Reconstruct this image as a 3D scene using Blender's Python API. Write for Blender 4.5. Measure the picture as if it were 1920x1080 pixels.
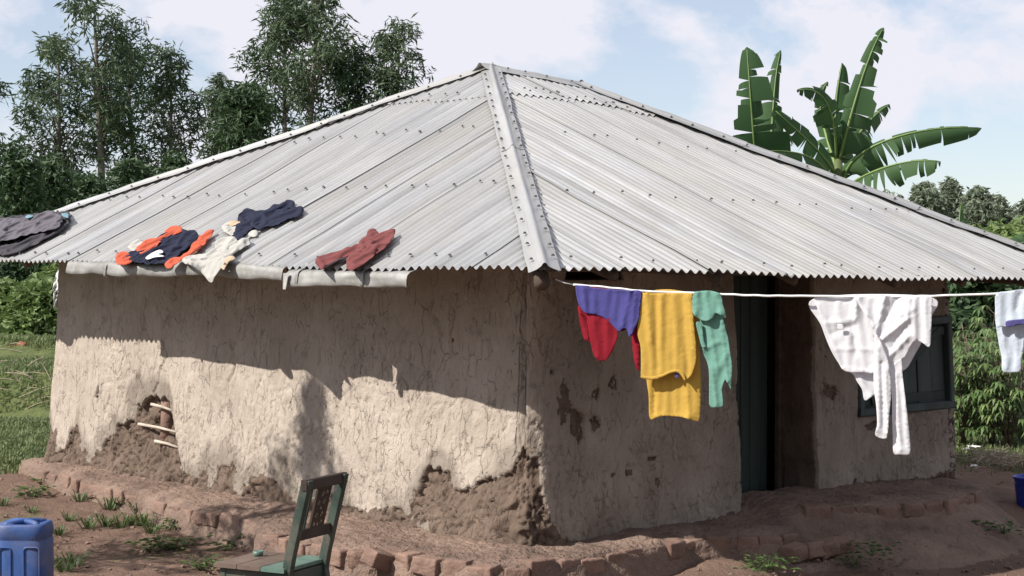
import bpy, bmesh, math, random
import numpy as np
from mathutils import Vector, Matrix, geometry

# ------------------------------------------------------------------ clear
for o in list(bpy.data.objects):
    bpy.data.objects.remove(o, do_unlink=True)
scene = bpy.context.scene
COL = scene.collection
random.seed(7)
RNG = np.random.default_rng(7)

# ------------------------------------------------------------------ camera
F = 3244.0            # focal length in pixels of the 1920 px wide photograph
CAMH = 1.7
TH = math.atan(50 / F)
cam = bpy.data.cameras.new('camera')
cam.sensor_width = 36.0
cam.lens = 36.0 * F / 1920
cam.clip_start = 0.1
cam.clip_end = 3000
camo = bpy.data.objects.new('camera', cam)
camo.location = (0, 0, CAMH)
camo.rotation_euler = (math.pi / 2 - TH, 0, 0)
COL.objects.link(camo)
scene.camera = camo

# ------------------------------------------------------------------ light
SUN_FROM = Vector((-0.80, -0.36, 0.0)).normalized()
SUN_EL = math.radians(42)
SUN_STRENGTH = 5.0
SKY_STRENGTH = 0.094
EXPOSURE = 0.5
to_sun = Vector((SUN_FROM.x * math.cos(SUN_EL), SUN_FROM.y * math.cos(SUN_EL), math.sin(SUN_EL)))

world = bpy.data.worlds.new('World')
scene.world = world
world.use_nodes = True
wt = world.node_tree
wt.nodes.clear()
def wn(t, **kw):
    n = wt.nodes.new(t)
    for k, v in kw.items():
        setattr(n, k, v)
    return n
w_out = wn('ShaderNodeOutputWorld')
w_bg = wn('ShaderNodeBackground')
w_bg.inputs['Strength'].default_value = SKY_STRENGTH
sky = wn('ShaderNodeTexSky', sky_type='NISHITA')
sky.sun_disc = False
sky.sun_elevation = SUN_EL
sky.sun_rotation = math.atan2(SUN_FROM.x, SUN_FROM.y)
sky.altitude = 1500
sky.air_density = 1.0
sky.dust_density = 1.2
sky.ozone_density = 1.5
tc = wn('ShaderNodeTexCoord')
mp = wn('ShaderNodeMapping')
mp.inputs['Scale'].default_value = (1.0, 1.0, 1.6)
mp.inputs['Location'].default_value = (0.35, 0.1, 0.42)
wt.links.new(tc.outputs['Generated'], mp.inputs['Vector'])
cn = wn('ShaderNodeTexNoise')
cn.inputs['Scale'].default_value = 7.5
cn.inputs['Detail'].default_value = 9
cn.inputs['Roughness'].default_value = 0.58
cn.inputs['Distortion'].default_value = 0.25
wt.links.new(mp.outputs['Vector'], cn.inputs['Vector'])
cr = wn('ShaderNodeValToRGB')
cr.color_ramp.elements[0].position = 0.425
cr.color_ramp.elements[0].color = (0.38, 0.38, 0.38, 1)
cr.color_ramp.elements[1].position = 0.53
cr.color_ramp.elements[1].color = (0.97, 0.97, 0.97, 1)
wt.links.new(cn.outputs['Fac'], cr.inputs['Fac'])
wm = wn('ShaderNodeMix', data_type='RGBA')
wt.links.new(cr.outputs['Color'], wm.inputs['Factor'])
wt.links.new(sky.outputs['Color'], wm.inputs['A'])
wm.inputs['B'].default_value = (6.5, 6.5, 7.1, 1)
wt.links.new(wm.outputs['Result'], w_bg.inputs['Color'])
wt.links.new(w_bg.outputs['Background'], w_out.inputs['Surface'])

sun = bpy.data.lights.new('sun', 'SUN')
sun.energy = SUN_STRENGTH
sun.angle = math.radians(0.53)
sun.color = (1.0, 0.95, 0.87)
suno = bpy.data.objects.new('sun', sun)
suno.location = (-20, -10, 30)
suno.rotation_euler = (-to_sun).to_track_quat('-Z', 'Y').to_euler()
COL.objects.link(suno)

scene.view_settings.view_transform = 'Standard'
scene.view_settings.look = 'None'
scene.view_settings.gamma = 1
scene.view_settings.exposure = EXPOSURE
scene.view_settings.use_curve_mapping = False
scene.render.resolution_x = 1024
scene.render.resolution_y = 576

# ------------------------------------------------------------------ geometry of the view (used to measure the place)
CT, ST = math.cos(TH), math.sin(TH)
EYE = np.array([0, 0, CAMH])
def ray(x, y):
    cx = (x - 960) / F
    cz = (540 - y) / F
    return np.array([cx, CT + cz * ST, -ST + cz * CT])
def atz(x, y, z):
    r = ray(x, y)
    return EYE + (z - CAMH) / r[2] * r
def atd(x, y, d):
    r = ray(x, y)
    return EYE + d / r[1] * r
def onplane(x, y, P, n):
    r = ray(x, y)
    return EYE + np.dot(P - EYE, n) / np.dot(r, n) * r

# house frame: origin at the near wall corner, L along the left wall, R along the right wall
C = np.array([0.0794, 10.2843, 0.0])
L = np.array([-0.66013, 0.75115, 0.0])
R = np.array([0.75115, 0.66013, 0.0])
UP = np.array([0, 0, 1.0])

# ------------------------------------------------------------------ noise
def _hash(ix, iy, seed):
    h = (ix.astype(np.int64) * 374761393 + iy.astype(np.int64) * 668265263 + seed * 974711) & 0xffffffff
    h = ((h ^ (h >> 13)) * 1274126177) & 0xffffffff
    h = h ^ (h >> 16)
    return (h & 0xffffff) / float(0xffffff)
def vnoise(x, y, seed=0):
    x = np.asarray(x, float); y = np.asarray(y, float)
    ix = np.floor(x); iy = np.floor(y)
    fx = x - ix; fy = y - iy
    fx = fx * fx * (3 - 2 * fx); fy = fy * fy * (3 - 2 * fy)
    a = _hash(ix, iy, seed); b = _hash(ix + 1, iy, seed)
    c = _hash(ix, iy + 1, seed); d = _hash(ix + 1, iy + 1, seed)
    return (a + (b - a) * fx) * (1 - fy) + (c + (d - c) * fx) * fy - 0.5
def fbm(x, y, seed=0, octv=4, gain=0.5):
    s = 0; a = 1.0; f = 1.0
    for k in range(octv):
        s = s + a * vnoise(np.asarray(x) * f + 13.7 * k, np.asarray(y) * f + 7.1 * k, seed + k)
        a *= gain; f *= 2.03
    return s
def worley(x, y, seed=0):
    x = np.asarray(x, float); y = np.asarray(y, float)
    ix = np.floor(x); iy = np.floor(y)
    f1 = np.full(x.shape, 9.0); f2 = np.full(x.shape, 9.0)
    for dx in (-1, 0, 1):
        for dy in (-1, 0, 1):
            jx = ix + dx; jy = iy + dy
            px = jx + _hash(jx, jy, seed); py = jy + _hash(jx, jy, seed + 51)
            d = np.hypot(px - x, py - y)
            m = d < f1
            f2 = np.where(m, f1, np.minimum(f2, d))
            f1 = np.where(m, d, f1)
    return f1, f2
def sstep(a, b, x):
    t = np.clip((np.asarray(x, float) - a) / (b - a), 0, 1)
    return t * t * (3 - 2 * t)

# ------------------------------------------------------------------ object helpers
def root_loc(p):
    while p.parent:
        p = p.parent
    return np.array(p.location)
def tag(o, label=None, cat=None, group=None, kind=None):
    if label: o['label'] = label
    if cat: o['category'] = cat
    if group: o['group'] = group
    if kind: o['kind'] = kind
    return o
def mesh_np(name, V, FQ, smooth=False):
    V = np.asarray(V, np.float32); FQ = np.asarray(FQ, np.int32)
    me = bpy.data.meshes.new(name)
    k = FQ.shape[1]
    me.vertices.add(len(V)); me.vertices.foreach_set('co', V.ravel())
    me.loops.add(FQ.size); me.loops.foreach_set('vertex_index', FQ.ravel())
    me.polygons.add(len(FQ))
    me.polygons.foreach_set('loop_start', np.arange(0, FQ.size, k, dtype=np.int32))
    me.polygons.foreach_set('use_smooth', np.full(len(FQ), smooth, dtype=bool))
    me.update(calc_edges=True)
    return me
def put(name, me, mat, parent=None, loc=None):
    o = bpy.data.objects.new(name, me)
    if mat is not None and len(me.materials) == 0:
        me.materials.append(mat)
    COL.objects.link(o)
    if parent is not None:
        o.parent = parent
    if loc is not None:
        o.location = loc
    return o
def mk(name, V, FQ, mat, parent=None, smooth=False, origin=None):
    """mesh from world coordinates; children sit in the frame of their root"""
    V = np.asarray(V, float)
    if parent is not None:
        org = root_loc(parent)
    else:
        org = np.array(origin) if origin is not None else np.array([V[:, 0].mean(), V[:, 1].mean(), V[:, 2].min()])
    if isinstance(FQ, np.ndarray):
        me = mesh_np(name, V - org, FQ, smooth)
    else:
        me = bpy.data.meshes.new(name)
        me.from_pydata((V - org).tolist(), [], FQ)
        if smooth:
            for p in me.polygons: p.use_smooth = True
        me.update()
    return put(name, me, mat, parent, None if parent is not None else org)
def thing(name, label, cat, loc, group=None):
    o = bpy.data.objects.new(name, None)
    o.empty_display_size = 0.1
    o.location = loc
    COL.objects.link(o)
    return tag(o, label, cat, group)
def copy_tree(o, parent=None):
    c = o.copy(); COL.objects.link(c); c.parent = parent
    for ch in list(o.children):
        copy_tree(ch, c)
    return c
class MB:
    """collects shapes in world coordinates"""
    def __init__(s): s.v = []; s.f = []
    def add(s, V, Fs):
        b = len(s.v)
        s.v += [tuple(map(float, p)) for p in V]
        s.f += [tuple(i + b for i in f) for f in Fs]
    def beam(s, p0, p1, w, d, up=UP, bev=0.15):
        """rectangular bar p0->p1: w across, d along up, chamfered"""
        p0 = np.array(p0, float); p1 = np.array(p1, float)
        t = p1 - p0; t = t / np.linalg.norm(t)
        sd = np.cross(t, np.array(up, float)); sd = sd / np.linalg.norm(sd)
        u = np.cross(sd, t)
        c = bev * min(w, d)
        prof = [(-w/2 + c, -d/2), (w/2 - c, -d/2), (w/2, -d/2 + c), (w/2, d/2 - c), (w/2 - c, d/2), (-w/2 + c, d/2), (-w/2, d/2 - c), (-w/2, -d/2 + c)]
        V = [p0 + sd * a + u * b for a, b in prof] + [p1 + sd * a + u * b for a, b in prof]
        n = 8
        s.add(V, [(i, (i + 1) % n, n + (i + 1) % n, n + i) for i in range(n)] + [tuple(range(n - 1, -1, -1)), tuple(range(n, 2 * n))])
    def tube(s, pts, rad, n=6, cap=True):
        pts = np.array(pts, float)
        if np.isscalar(rad): rad = [rad] * len(pts)
        rings = []
        ref = np.array([0.31, 0.17, 0.93])
        for i, p in enumerate(pts):
            t = pts[min(i + 1, len(pts) - 1)] - pts[max(i - 1, 0)]
            t = t / (np.linalg.norm(t) + 1e-9)
            a = np.cross(t, ref); a /= np.linalg.norm(a) + 1e-9
            b = np.cross(t, a)
            rings.append([p + rad[i] * (math.cos(2 * math.pi * k / n) * a + math.sin(2 * math.pi * k / n) * b) for k in range(n)])
        V = [q for r in rings for q in r]
        Fs = [(i * n + k, i * n + (k + 1) % n, (i + 1) * n + (k + 1) % n, (i + 1) * n + k) for i in range(len(pts) - 1) for k in range(n)]
        if cap:
            Fs += [tuple(range(n - 1, -1, -1)), tuple((len(pts) - 1) * n + k for k in range(n))]
        s.add(V, Fs)
    def grid(s, P):
        P = np.asarray(P); a, b = P.shape[:2]
        s.add(P.reshape(-1, 3), [(i * b + j, (i + 1) * b + j, (i + 1) * b + j + 1, i * b + j + 1) for i in range(a - 1) for j in range(b - 1)])
    def build(s, name, mat, parent=None, smooth=False, origin=None):
        return mk(name, s.v, s.f, mat, parent, smooth, origin)

# ------------------------------------------------------------------ materials
def mat_new(name):
    m = bpy.data.materials.new(name); m.use_nodes = True
    nt = m.node_tree; nt.nodes.clear()
    return m, nt
def N_(nt, t, **kw):
    n = nt.nodes.new(t)
    for k, v in kw.items():
        if k.startswith('i_'): n.inputs[k[2:]].default_value = v
        else: setattr(n, k, v)
    return n
def lk(nt, a, b): nt.links.new(a, b)
def ramp(nt, fac, c0, c1, p0=0.3, p1=0.7):
    r = N_(nt, 'ShaderNodeValToRGB')
    r.color_ramp.elements[0].position = p0; r.color_ramp.elements[0].color = (*c0, 1)
    r.color_ramp.elements[1].position = p1; r.color_ramp.elements[1].color = (*c1, 1)
    lk(nt, fac, r.inputs['Fac'])
    return r.outputs['Color']
def noise(nt, scale, detail=5, rough=0.55, vec=None, dist=0):
    n = N_(nt, 'ShaderNodeTexNoise', i_Scale=scale, i_Detail=detail, i_Roughness=rough, i_Distortion=dist)
    if vec is not None: lk(nt, vec, n.inputs['Vector'])
    return n.outputs['Fac']
def mixc(nt, fac, a, b, mode='MIX'):
    n = N_(nt, 'ShaderNodeMix', data_type='RGBA', blend_type=mode)
    for k, v in (('Factor', fac), ('A', a), ('B', b)):
        if hasattr(v, 'is_linked'): lk(nt, v, n.inputs[k])
        elif isinstance(v, tuple): n.inputs[k].default_value = (*v, 1) if len(v) == 3 else v
        else: n.inputs[k].default_value = v
    return n.outputs['Result']
def mth(nt, op, a, b=None):
    n = N_(nt, 'ShaderNodeMath', operation=op)
    for i, v in enumerate((a, b)):
        if v is None: continue
        if hasattr(v, 'is_linked'): lk(nt, v, n.inputs[i])
        else: n.inputs[i].default_value = v
    return n.outputs[0]
def posn(nt, scale=(1, 1, 1)):
    g = N_(nt, 'ShaderNodeNewGeometry')
    m = N_(nt, 'ShaderNodeMapping'); m.inputs['Scale'].default_value = scale
    lk(nt, g.outputs['Position'], m.inputs['Vector'])
    return m.outputs['Vector']
def bump(nt, h, strength=0.4, dist=0.01, nrm=None):
    b = N_(nt, 'ShaderNodeBump', i_Strength=strength, i_Distance=dist)
    lk(nt, h, b.inputs['Height'])
    if nrm is not None: lk(nt, nrm, b.inputs['Normal'])
    return b.outputs['Normal']
def finish(nt, col, rough=0.8, metal=0.0, nrm=None, spec=0.3, trans=0.0):
    out = N_(nt, 'ShaderNodeOutputMaterial')
    p = N_(nt, 'ShaderNodeBsdfPrincipled')
    for k, v in (('Base Color', col), ('Roughness', rough), ('Metallic', metal), ('Specular IOR Level', spec)):
        if hasattr(v, 'is_linked'): lk(nt, v, p.inputs[k])
        elif isinstance(v, tuple): p.inputs[k].default_value = (*v, 1)
        else: p.inputs[k].default_value = v
    if nrm is not None: lk(nt, nrm, p.inputs['Normal'])
    if trans > 0:
        t = N_(nt, 'ShaderNodeBsdfTranslucent')
        if hasattr(col, 'is_linked'): lk(nt, col, t.inputs['Color'])
        else: t.inputs['Color'].default_value = (*col, 1)
        if nrm is not None: lk(nt, nrm, t.inputs['Normal'])
        ms = N_(nt, 'ShaderNodeMixShader'); ms.inputs[0].default_value = trans
        lk(nt, p.outputs[0], ms.inputs[1]); lk(nt, t.outputs[0], ms.inputs[2])
        lk(nt, ms.outputs[0], out.inputs[0])
    else:
        lk(nt, p.outputs[0], out.inputs[0])
def simple(name, c0, c1, scale=8, rough=0.8, bs=0.3, bscale=40, bdist=0.004, spec=0.3, metal=0, trans=0, stretch=(1, 1, 1)):
    m, nt = mat_new(name)
    v = posn(nt, stretch)
    col = ramp(nt, noise(nt, scale, 6, 0.6, v), c0, c1)
    nb = bump(nt, noise(nt, bscale, 4, 0.6, v), bs, bdist)
    finish(nt, col, rough, metal, nb, spec, trans)
    return m
MAT = {}
def mat_wall():
    m, nt = mat_new('mud_plaster')
    at = N_(nt, 'ShaderNodeAttribute', attribute_name='mud')
    st = N_(nt, 'ShaderNodeAttribute', attribute_name='stain_tone')
    v = posn(nt); vs = posn(nt, (1, 1, 0.36))
    pl = ramp(nt, noise(nt, 2.3, 8, 0.62, v), (0.365, 0.318, 0.272), (0.52, 0.458, 0.40), 0.3, 0.7)
    pl = mixc(nt, mth(nt, 'MULTIPLY', noise(nt, 30, 5, 0.7, vs), 0.45), pl, (0.34, 0.27, 0.215))
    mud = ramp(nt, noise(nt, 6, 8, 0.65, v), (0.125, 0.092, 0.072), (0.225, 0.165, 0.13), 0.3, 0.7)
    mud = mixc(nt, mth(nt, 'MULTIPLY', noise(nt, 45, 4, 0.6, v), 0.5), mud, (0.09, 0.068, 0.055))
    # ochre staining near the left mud line, browner tone over the right wall
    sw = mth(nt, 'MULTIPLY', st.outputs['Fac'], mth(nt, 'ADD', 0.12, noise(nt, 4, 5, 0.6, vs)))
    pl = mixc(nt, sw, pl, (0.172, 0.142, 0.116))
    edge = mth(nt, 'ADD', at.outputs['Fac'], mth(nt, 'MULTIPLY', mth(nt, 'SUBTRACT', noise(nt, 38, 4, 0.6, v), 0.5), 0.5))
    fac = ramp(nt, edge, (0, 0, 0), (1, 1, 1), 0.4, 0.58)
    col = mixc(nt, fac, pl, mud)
    # fine drying cracks, mostly upright, broken and of uneven width
    def cracks(scale, wob, width, g_sc, g0, g1, seedv):
        nz = N_(nt, 'ShaderNodeTexNoise', i_Scale=scale * 0.7, i_Detail=5.0); lk(nt, v, nz.inputs['Vector'])
        sc = N_(nt, 'ShaderNodeVectorMath', operation='SCALE'); sc.inputs['Scale'].default_value = wob
        lk(nt, nz.outputs['Color'], sc.inputs[0])
        dn = N_(nt, 'ShaderNodeVectorMath', operation='ADD'); lk(nt, vs, dn.inputs[0]); lk(nt, sc.outputs[0], dn.inputs[1])
        vo = N_(nt, 'ShaderNodeTexVoronoi', feature='DISTANCE_TO_EDGE', i_Scale=scale, i_Randomness=1.0); lk(nt, dn.outputs[0], vo.inputs['Vector'])
        wv = mth(nt, 'MULTIPLY', vo.outputs['Distance'], mth(nt, 'ADD', 0.4, mth(nt, 'MULTIPLY', noise(nt, g_sc * 2.3, 3, 0.6, v), 1.6)))
        c_ = ramp(nt, wv, (0, 0, 0), (1, 1, 1), 0.0, width)
        off = N_(nt, 'ShaderNodeVectorMath', operation='ADD'); off.inputs[1].default_value = (seedv, seedv * 0.7, 0); lk(nt, v, off.inputs[0])
        g_ = ramp(nt, noise(nt, g_sc, 5, 0.65, off.outputs[0]), (0, 0, 0), (1, 1, 1), g0, g1)
        return mixc(nt, g_, (1, 1, 1), c_)
    crk = mixc(nt, 1.0, cracks(9.0, 0.10, 0.045, 5.0, 0.49, 0.60, 0.0), cracks(19.0, 0.05, 0.05, 6.5, 0.50, 0.58, 7.7), 'MULTIPLY')
    n1 = bump(nt, crk, 0.7, 0.012)
    n2 = bump(nt, noise(nt, 15, 8, 0.68, vs, 0.3), 0.75, 0.045, n1)
    n3 = bump(nt, noise(nt, 70, 4, 0.6, v), 0.45, 0.01, n2)
    col = mixc(nt, mth(nt, 'MULTIPLY', mth(nt, 'SUBTRACT', 1.0, crk), 0.36), col, (0.13, 0.10, 0.08))
    finish(nt, col, 0.95, 0, n3, 0.1)
    return m
def mat_ground():
    m, nt = mat_new('soil')
    at = N_(nt, 'ShaderNodeAttribute', attribute_name='grass')
    v = posn(nt)
    s = ramp(nt, noise(nt, 1.6, 9, 0.65, v), (0.115, 0.072, 0.055), (0.235, 0.155, 0.12), 0.3, 0.7)
    s = mixc(nt, mth(nt, 'MULTIPLY', noise(nt, 26, 6, 0.65, v), 0.6), s, (0.15, 0.105, 0.08))
    g = ramp(nt, noise(nt, 5, 6, 0.6, v), (0.07, 0.095, 0.035), (0.14, 0.16, 0.065), 0.3, 0.7)
    e = mth(nt, 'ADD', at.outputs['Fac'], mth(nt, 'MULTIPLY', mth(nt, 'SUBTRACT', noise(nt, 7, 6, 0.6, v), 0.5), 0.7))
    f = ramp(nt, e, (0, 0, 0), (1, 1, 1), 0.4, 0.65)
    col = mixc(nt, f, s, g)
    n1 = bump(nt, noise(nt, 9, 8, 0.68, v), 0.8, 0.06)
    n2 = bump(nt, noise(nt, 60, 4, 0.6, v), 0.5, 0.012, n1)
    finish(nt, col, 0.95, 0, n2, 0.1)
    return m
def mat_roof(name, tint=1.0):
    m, nt = mat_new(name)
    uv = N_(nt, 'ShaderNodeUVMap', uv_map='UVMap')
    mp_ = N_(nt, 'ShaderNodeMapping'); mp_.inputs['Scale'].default_value = (7, 0.55, 1)
    lk(nt, uv.outputs[0], mp_.inputs['Vector'])
    oi = N_(nt, 'ShaderNodeObjectInfo')
    streak = noise(nt, 1.0, 6, 0.65, mp_.outputs['Vector'])
    blot = noise(nt, 1.3, 7, 0.6, uv.outputs[0])
    c = ramp(nt, streak, (0.31 * tint, 0.31 * tint, 0.305 * tint), (0.54 * tint, 0.545 * tint, 0.555 * tint), 0.36, 0.64)
    c = mixc(nt, ramp(nt, blot, (0, 0, 0), (0.6, 0.6, 0.6), 0.48, 0.7), c, (0.44 * tint, 0.425 * tint, 0.40 * tint))
    c = mixc(nt, mth(nt, 'MULTIPLY', oi.outputs['Random'], 0.6), c, (0.43 * tint, 0.425 * tint, 0.41 * tint))
    mp2 = N_(nt, 'ShaderNodeMapping'); mp2.inputs['Scale'].default_value = (13, 0.28, 1); lk(nt, uv.outputs[0], mp2.inputs['Vector'])
    runs = noise(nt, 1.0, 4, 0.6, mp2.outputs['Vector'])
    c = mixc(nt, ramp(nt, runs, (0, 0, 0), (0.75, 0.75, 0.75), 0.55, 0.70), c, (0.255 * tint, 0.25 * tint, 0.24 * tint))
    mp3 = N_(nt, 'ShaderNodeMapping'); mp3.inputs['Scale'].default_value = (0.9, 0.5, 1); lk(nt, uv.outputs[0], mp3.inputs['Vector'])
    c = mixc(nt, ramp(nt, noise(nt, 1.0, 6, 0.65, mp3.outputs['Vector']), (0, 0, 0), (0.6, 0.6, 0.6), 0.5, 0.68), c, (0.40 * tint, 0.375 * tint, 0.335 * tint))
    spk = noise(nt, 60, 3, 0.5, uv.outputs[0])
    c = mixc(nt, ramp(nt, spk, (0, 0, 0), (0.35, 0.35, 0.35), 0.6, 0.75), c, (0.33, 0.32, 0.30))
    rg = ramp(nt, blot, (0.40,) * 3, (0.56,) * 3)
    finish(nt, c, rg, 0.55, bump(nt, noise(nt, 4, 5, 0.5, uv.outputs[0]), 0.15, 0.02), 0.4)
    return m
def mat_leaf(name, c0, c1, scale=1.2, trans=0.3, rough=0.55, spec=0.35):
    m, nt = mat_new(name)
    v = posn(nt)
    a = N_(nt, 'ShaderNodeAttribute', attribute_name='tone')
    col = mixc(nt, a.outputs['Fac'], c0, c1)
    col = mixc(nt, mth(nt, 'MULTIPLY', noise(nt, scale, 3, 0.5, v), 0.5), col, tuple(0.75 * x for x in c0))
    finish(nt, col, rough, 0, None, spec, trans)
    return m
def mat_cloth(name, c, trans=0.22, var=0.06):
    m, nt = mat_new(name)
    v = posn(nt)
    col = ramp(nt, noise(nt, 9, 5, 0.6, v), tuple(x * (1 - var) for x in c), tuple(min(x * (1 + var * 0.6), 0.95) for x in c), 0.3, 0.7)
    nb = bump(nt, noise(nt, 24, 5, 0.62, v, 0.5), 0.4, 0.009)
    nb = bump(nt, noise(nt, 420, 2, 0.5, v), 0.25, 0.001, nb)
    finish(nt, col, 0.92, 0, nb, 0.12, trans)
    return m
MAT['wall'] = mat_wall()
MAT['ground'] = mat_ground()
MAT['plinth'] = simple('plinth_earth', (0.13, 0.092, 0.075), (0.265, 0.188, 0.15), 3.0, 0.95, 1.0, 18, 0.05, 0.1)
MAT['brick'] = simple('earth_brick', (0.145, 0.095, 0.077), (0.27, 0.18, 0.142), 4.0, 0.95, 0.9, 22, 0.02, 0.1)
MAT['brick_red'] = simple('fired_brick', (0.17, 0.07, 0.045), (0.25, 0.11, 0.07), 5.0, 0.95, 0.6, 25, 0.01, 0.1)
MAT['roof'] = mat_roof('galvanised_sheet')
MAT['cap'] = mat_roof('galvanised_cap', 1.0)
MAT['gutter'] = simple('gutter_tin', (0.20, 0.195, 0.185), (0.37, 0.365, 0.35), 7, 0.6, 0.3, 7, 0.02, 0.4, 0.5)
MAT['nail'] = simple('nail_washer', (0.03, 0.03, 0.032), (0.09, 0.085, 0.08), 20, 0.6)
MAT['green_wood'] = simple('green_paint_wood', (0.022, 0.034, 0.035), (0.065, 0.085, 0.085), 7, 0.6, 0.3, 30, 0.004, 0.3, stretch=(1, 1, 0.15))
MAT['door_wood'] = simple('door_paint', (0.012, 0.022, 0.020), (0.032, 0.05, 0.044), 9, 0.6, 0.4, 30, 0.004, 0.3, stretch=(1, 1, 0.12))
MAT['chair_wood'] = simple('chair_paint', (0.028, 0.055, 0.042), (0.085, 0.135, 0.105), 9, 0.45, 0.3, 40, 0.003, 0.4, stretch=(1, 1, 0.25))
def worn(name, c0, c1, under, amount=0.6):
    m, nt = mat_new(name); v = posn(nt)
    c = ramp(nt, noise(nt, 8, 6, 0.6, v), c0, c1)
    f = ramp(nt, noise(nt, 22, 7, 0.7, v), (0, 0, 0), (1, 1, 1), amount, amount + 0.06)
    c = mixc(nt, f, c, under)
    c = mixc(nt, ramp(nt, noise(nt, 5, 4, 0.6, v), (0, 0, 0), (0.45, 0.45, 0.45), 0.45, 0.75), c, (0.20, 0.16, 0.13))
    finish(nt, c, 0.55, 0, bump(nt, noise(nt, 60, 4, 0.6, v), 0.3, 0.003), 0.35)
    return m
MAT['chair_wood'] = worn('chair_paint_worn', (0.018, 0.032, 0.026), (0.048, 0.075, 0.06), (0.075, 0.056, 0.046), 0.55)
MAT['seat_wood'] = simple('seat_paint_worn', (0.085, 0.062, 0.05), (0.16, 0.115, 0.09), 6, 0.5, 0.3, 40, 0.003, 0.4)
MAT['seat_green'] = simple('seat_paint_green', (0.06, 0.12, 0.095), (0.13, 0.20, 0.165), 14, 0.45, 0.3, 40, 0.003, 0.4)
MAT['chair_dark'] = simple('chair_dark_wood', (0.030, 0.022, 0.018), (0.06, 0.042, 0.034), 9, 0.5, 0.3, 40, 0.003, 0.3)
MAT['pole'] = simple('pole_wood', (0.06, 0.045, 0.035), (0.13, 0.10, 0.08), 12, 0.9, 0.5, 50, 0.005)
MAT['stick'] = simple('stick_wood', (0.33, 0.28, 0.23), (0.55, 0.49, 0.42), 12, 0.8, 0.5, 50, 0.003)
MAT['bark'] = simple('euc_bark', (0.10, 0.085, 0.07), (0.24, 0.21, 0.18), 3, 0.9, 0.5, 10, 0.02)
MAT['rope'] = simple('rope', (0.62, 0.62, 0.62), (0.8, 0.8, 0.8), 60, 0.8, 0.5, 150, 0.003)
MAT['wire'] = simple('wire', (0.3, 0.3, 0.3), (0.5, 0.5, 0.5), 60, 0.5, 0.1, 150, 0.001)
MAT['blue_plastic'] = simple('blue_plastic', (0.035, 0.085, 0.30), (0.06, 0.13, 0.42), 5, 0.42, 0.15, 40, 0.003, 0.4)
MAT['blue_plastic'] = worn('blue_plastic_dusty', (0.022, 0.062, 0.20), (0.042, 0.10, 0.29), (0.10, 0.14, 0.25), 0.60)
MAT['blue_bucket'] = simple('blue_bucket', (0.02, 0.04, 0.35), (0.04, 0.07, 0.45), 5, 0.4, 0.1, 40, 0.002, 0.4)
MAT['yellow_plastic'] = simple('pale_yellow_plastic', (0.72, 0.70, 0.35), (0.82, 0.80, 0.45), 5, 0.4, 0.1, 40, 0.002, 0.4)
MAT['white_scrap'] = simple('white_scrap', (0.7, 0.7, 0.7), (0.85, 0.85, 0.85), 15, 0.7, 0.3, 60, 0.004, trans=0.2)
MAT['straw'] = simple('straw', (0.24, 0.19, 0.13), (0.42, 0.36, 0.27), 12, 0.9)
MAT['euc'] = mat_leaf('euc_leaf', (0.048, 0.084, 0.038), (0.12, 0.16, 0.085), 0.5, 0.25)
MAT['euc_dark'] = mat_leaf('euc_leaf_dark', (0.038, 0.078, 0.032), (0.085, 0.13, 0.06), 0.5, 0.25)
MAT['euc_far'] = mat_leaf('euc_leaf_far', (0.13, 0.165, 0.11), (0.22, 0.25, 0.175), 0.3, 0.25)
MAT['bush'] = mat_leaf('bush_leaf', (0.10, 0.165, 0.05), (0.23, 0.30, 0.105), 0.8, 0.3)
MAT['cassava'] = mat_leaf('cassava_leaf', (0.09, 0.16, 0.05), (0.21, 0.28, 0.10), 1.5, 0.3)
MAT['grass'] = mat_leaf('grass_blade', (0.10, 0.145, 0.05), (0.24, 0.28, 0.13), 1.0, 0.3)
MAT['weed'] = mat_leaf('weed_leaf', (0.05, 0.10, 0.03), (0.15, 0.20, 0.075), 3, 0.3)
MAT['banana'] = mat_leaf('banana_leaf', (0.036, 0.085, 0.034), (0.085, 0.145, 0.06), 1.5, 0.28, 0.65, 0.18)
MAT['banana_rib'] = simple('banana_midrib', (0.12, 0.19, 0.06), (0.2, 0.27, 0.1), 5, 0.5)
MAT['banana_stem'] = simple('banana_stem', (0.06, 0.085, 0.03), (0.14, 0.16, 0.06), 4, 0.6, stretch=(1, 1, 0.2))

# ------------------------------------------------------------------ ground
def hseg(x, y):
    """signed-ish distance outside the wall rectangle in plan"""
    px = x - C[0]; py = y - C[1]
    a = px * R[0] + py * R[1]; b = px * L[0] + py * L[1]
    dx = np.maximum(np.maximum(-a, a - 4.4), 0); dy = np.maximum(np.maximum(-b, b - 6.1), 0)
    return np.hypot(dx, dy)
def hground(x, y):
    x = np.asarray(x, float); y = np.asarray(y, float)
    z = -0.13 - np.clip(15 - y, 0, 8) * 0.032
    far = np.clip(y - 15, 0, None)
    left = 1 - sstep(-4.5, -1.0, x)
    n1 = fbm(x * 0.7, y * 0.7, 3, 3)
    # terrace banks behind the house on the left
    z = z + left * (0.52 * sstep(20.2, 20.75, y + 0.5 * n1) + 0.22 * sstep(23.2, 23.7, y + 0.5 * n1) + 0.25 * sstep(25, 31, y))
    z = z + (1 - left) * 0.012 * np.minimum(far, 60)
    # bank falling away from the plinth on the right
    d = hseg(x, y)
    z = z + 0.12 * (1 - sstep(0.45, 1.0, d)) * sstep(0.2, 1.6, x - 0.4 * (12 - y) * 0)
    near = 1 - sstep(25, 45, y)
    z = z + near * (0.05 * fbm(x * 1.3, y * 1.3, 11, 4) + 0.018 * fbm(x * 7, y * 7, 21, 3))
    z = z + 0.35 * fbm(x * 0.02, y * 0.02, 31, 2) * sstep(40, 120, np.hypot(x, y))
    return z
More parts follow.
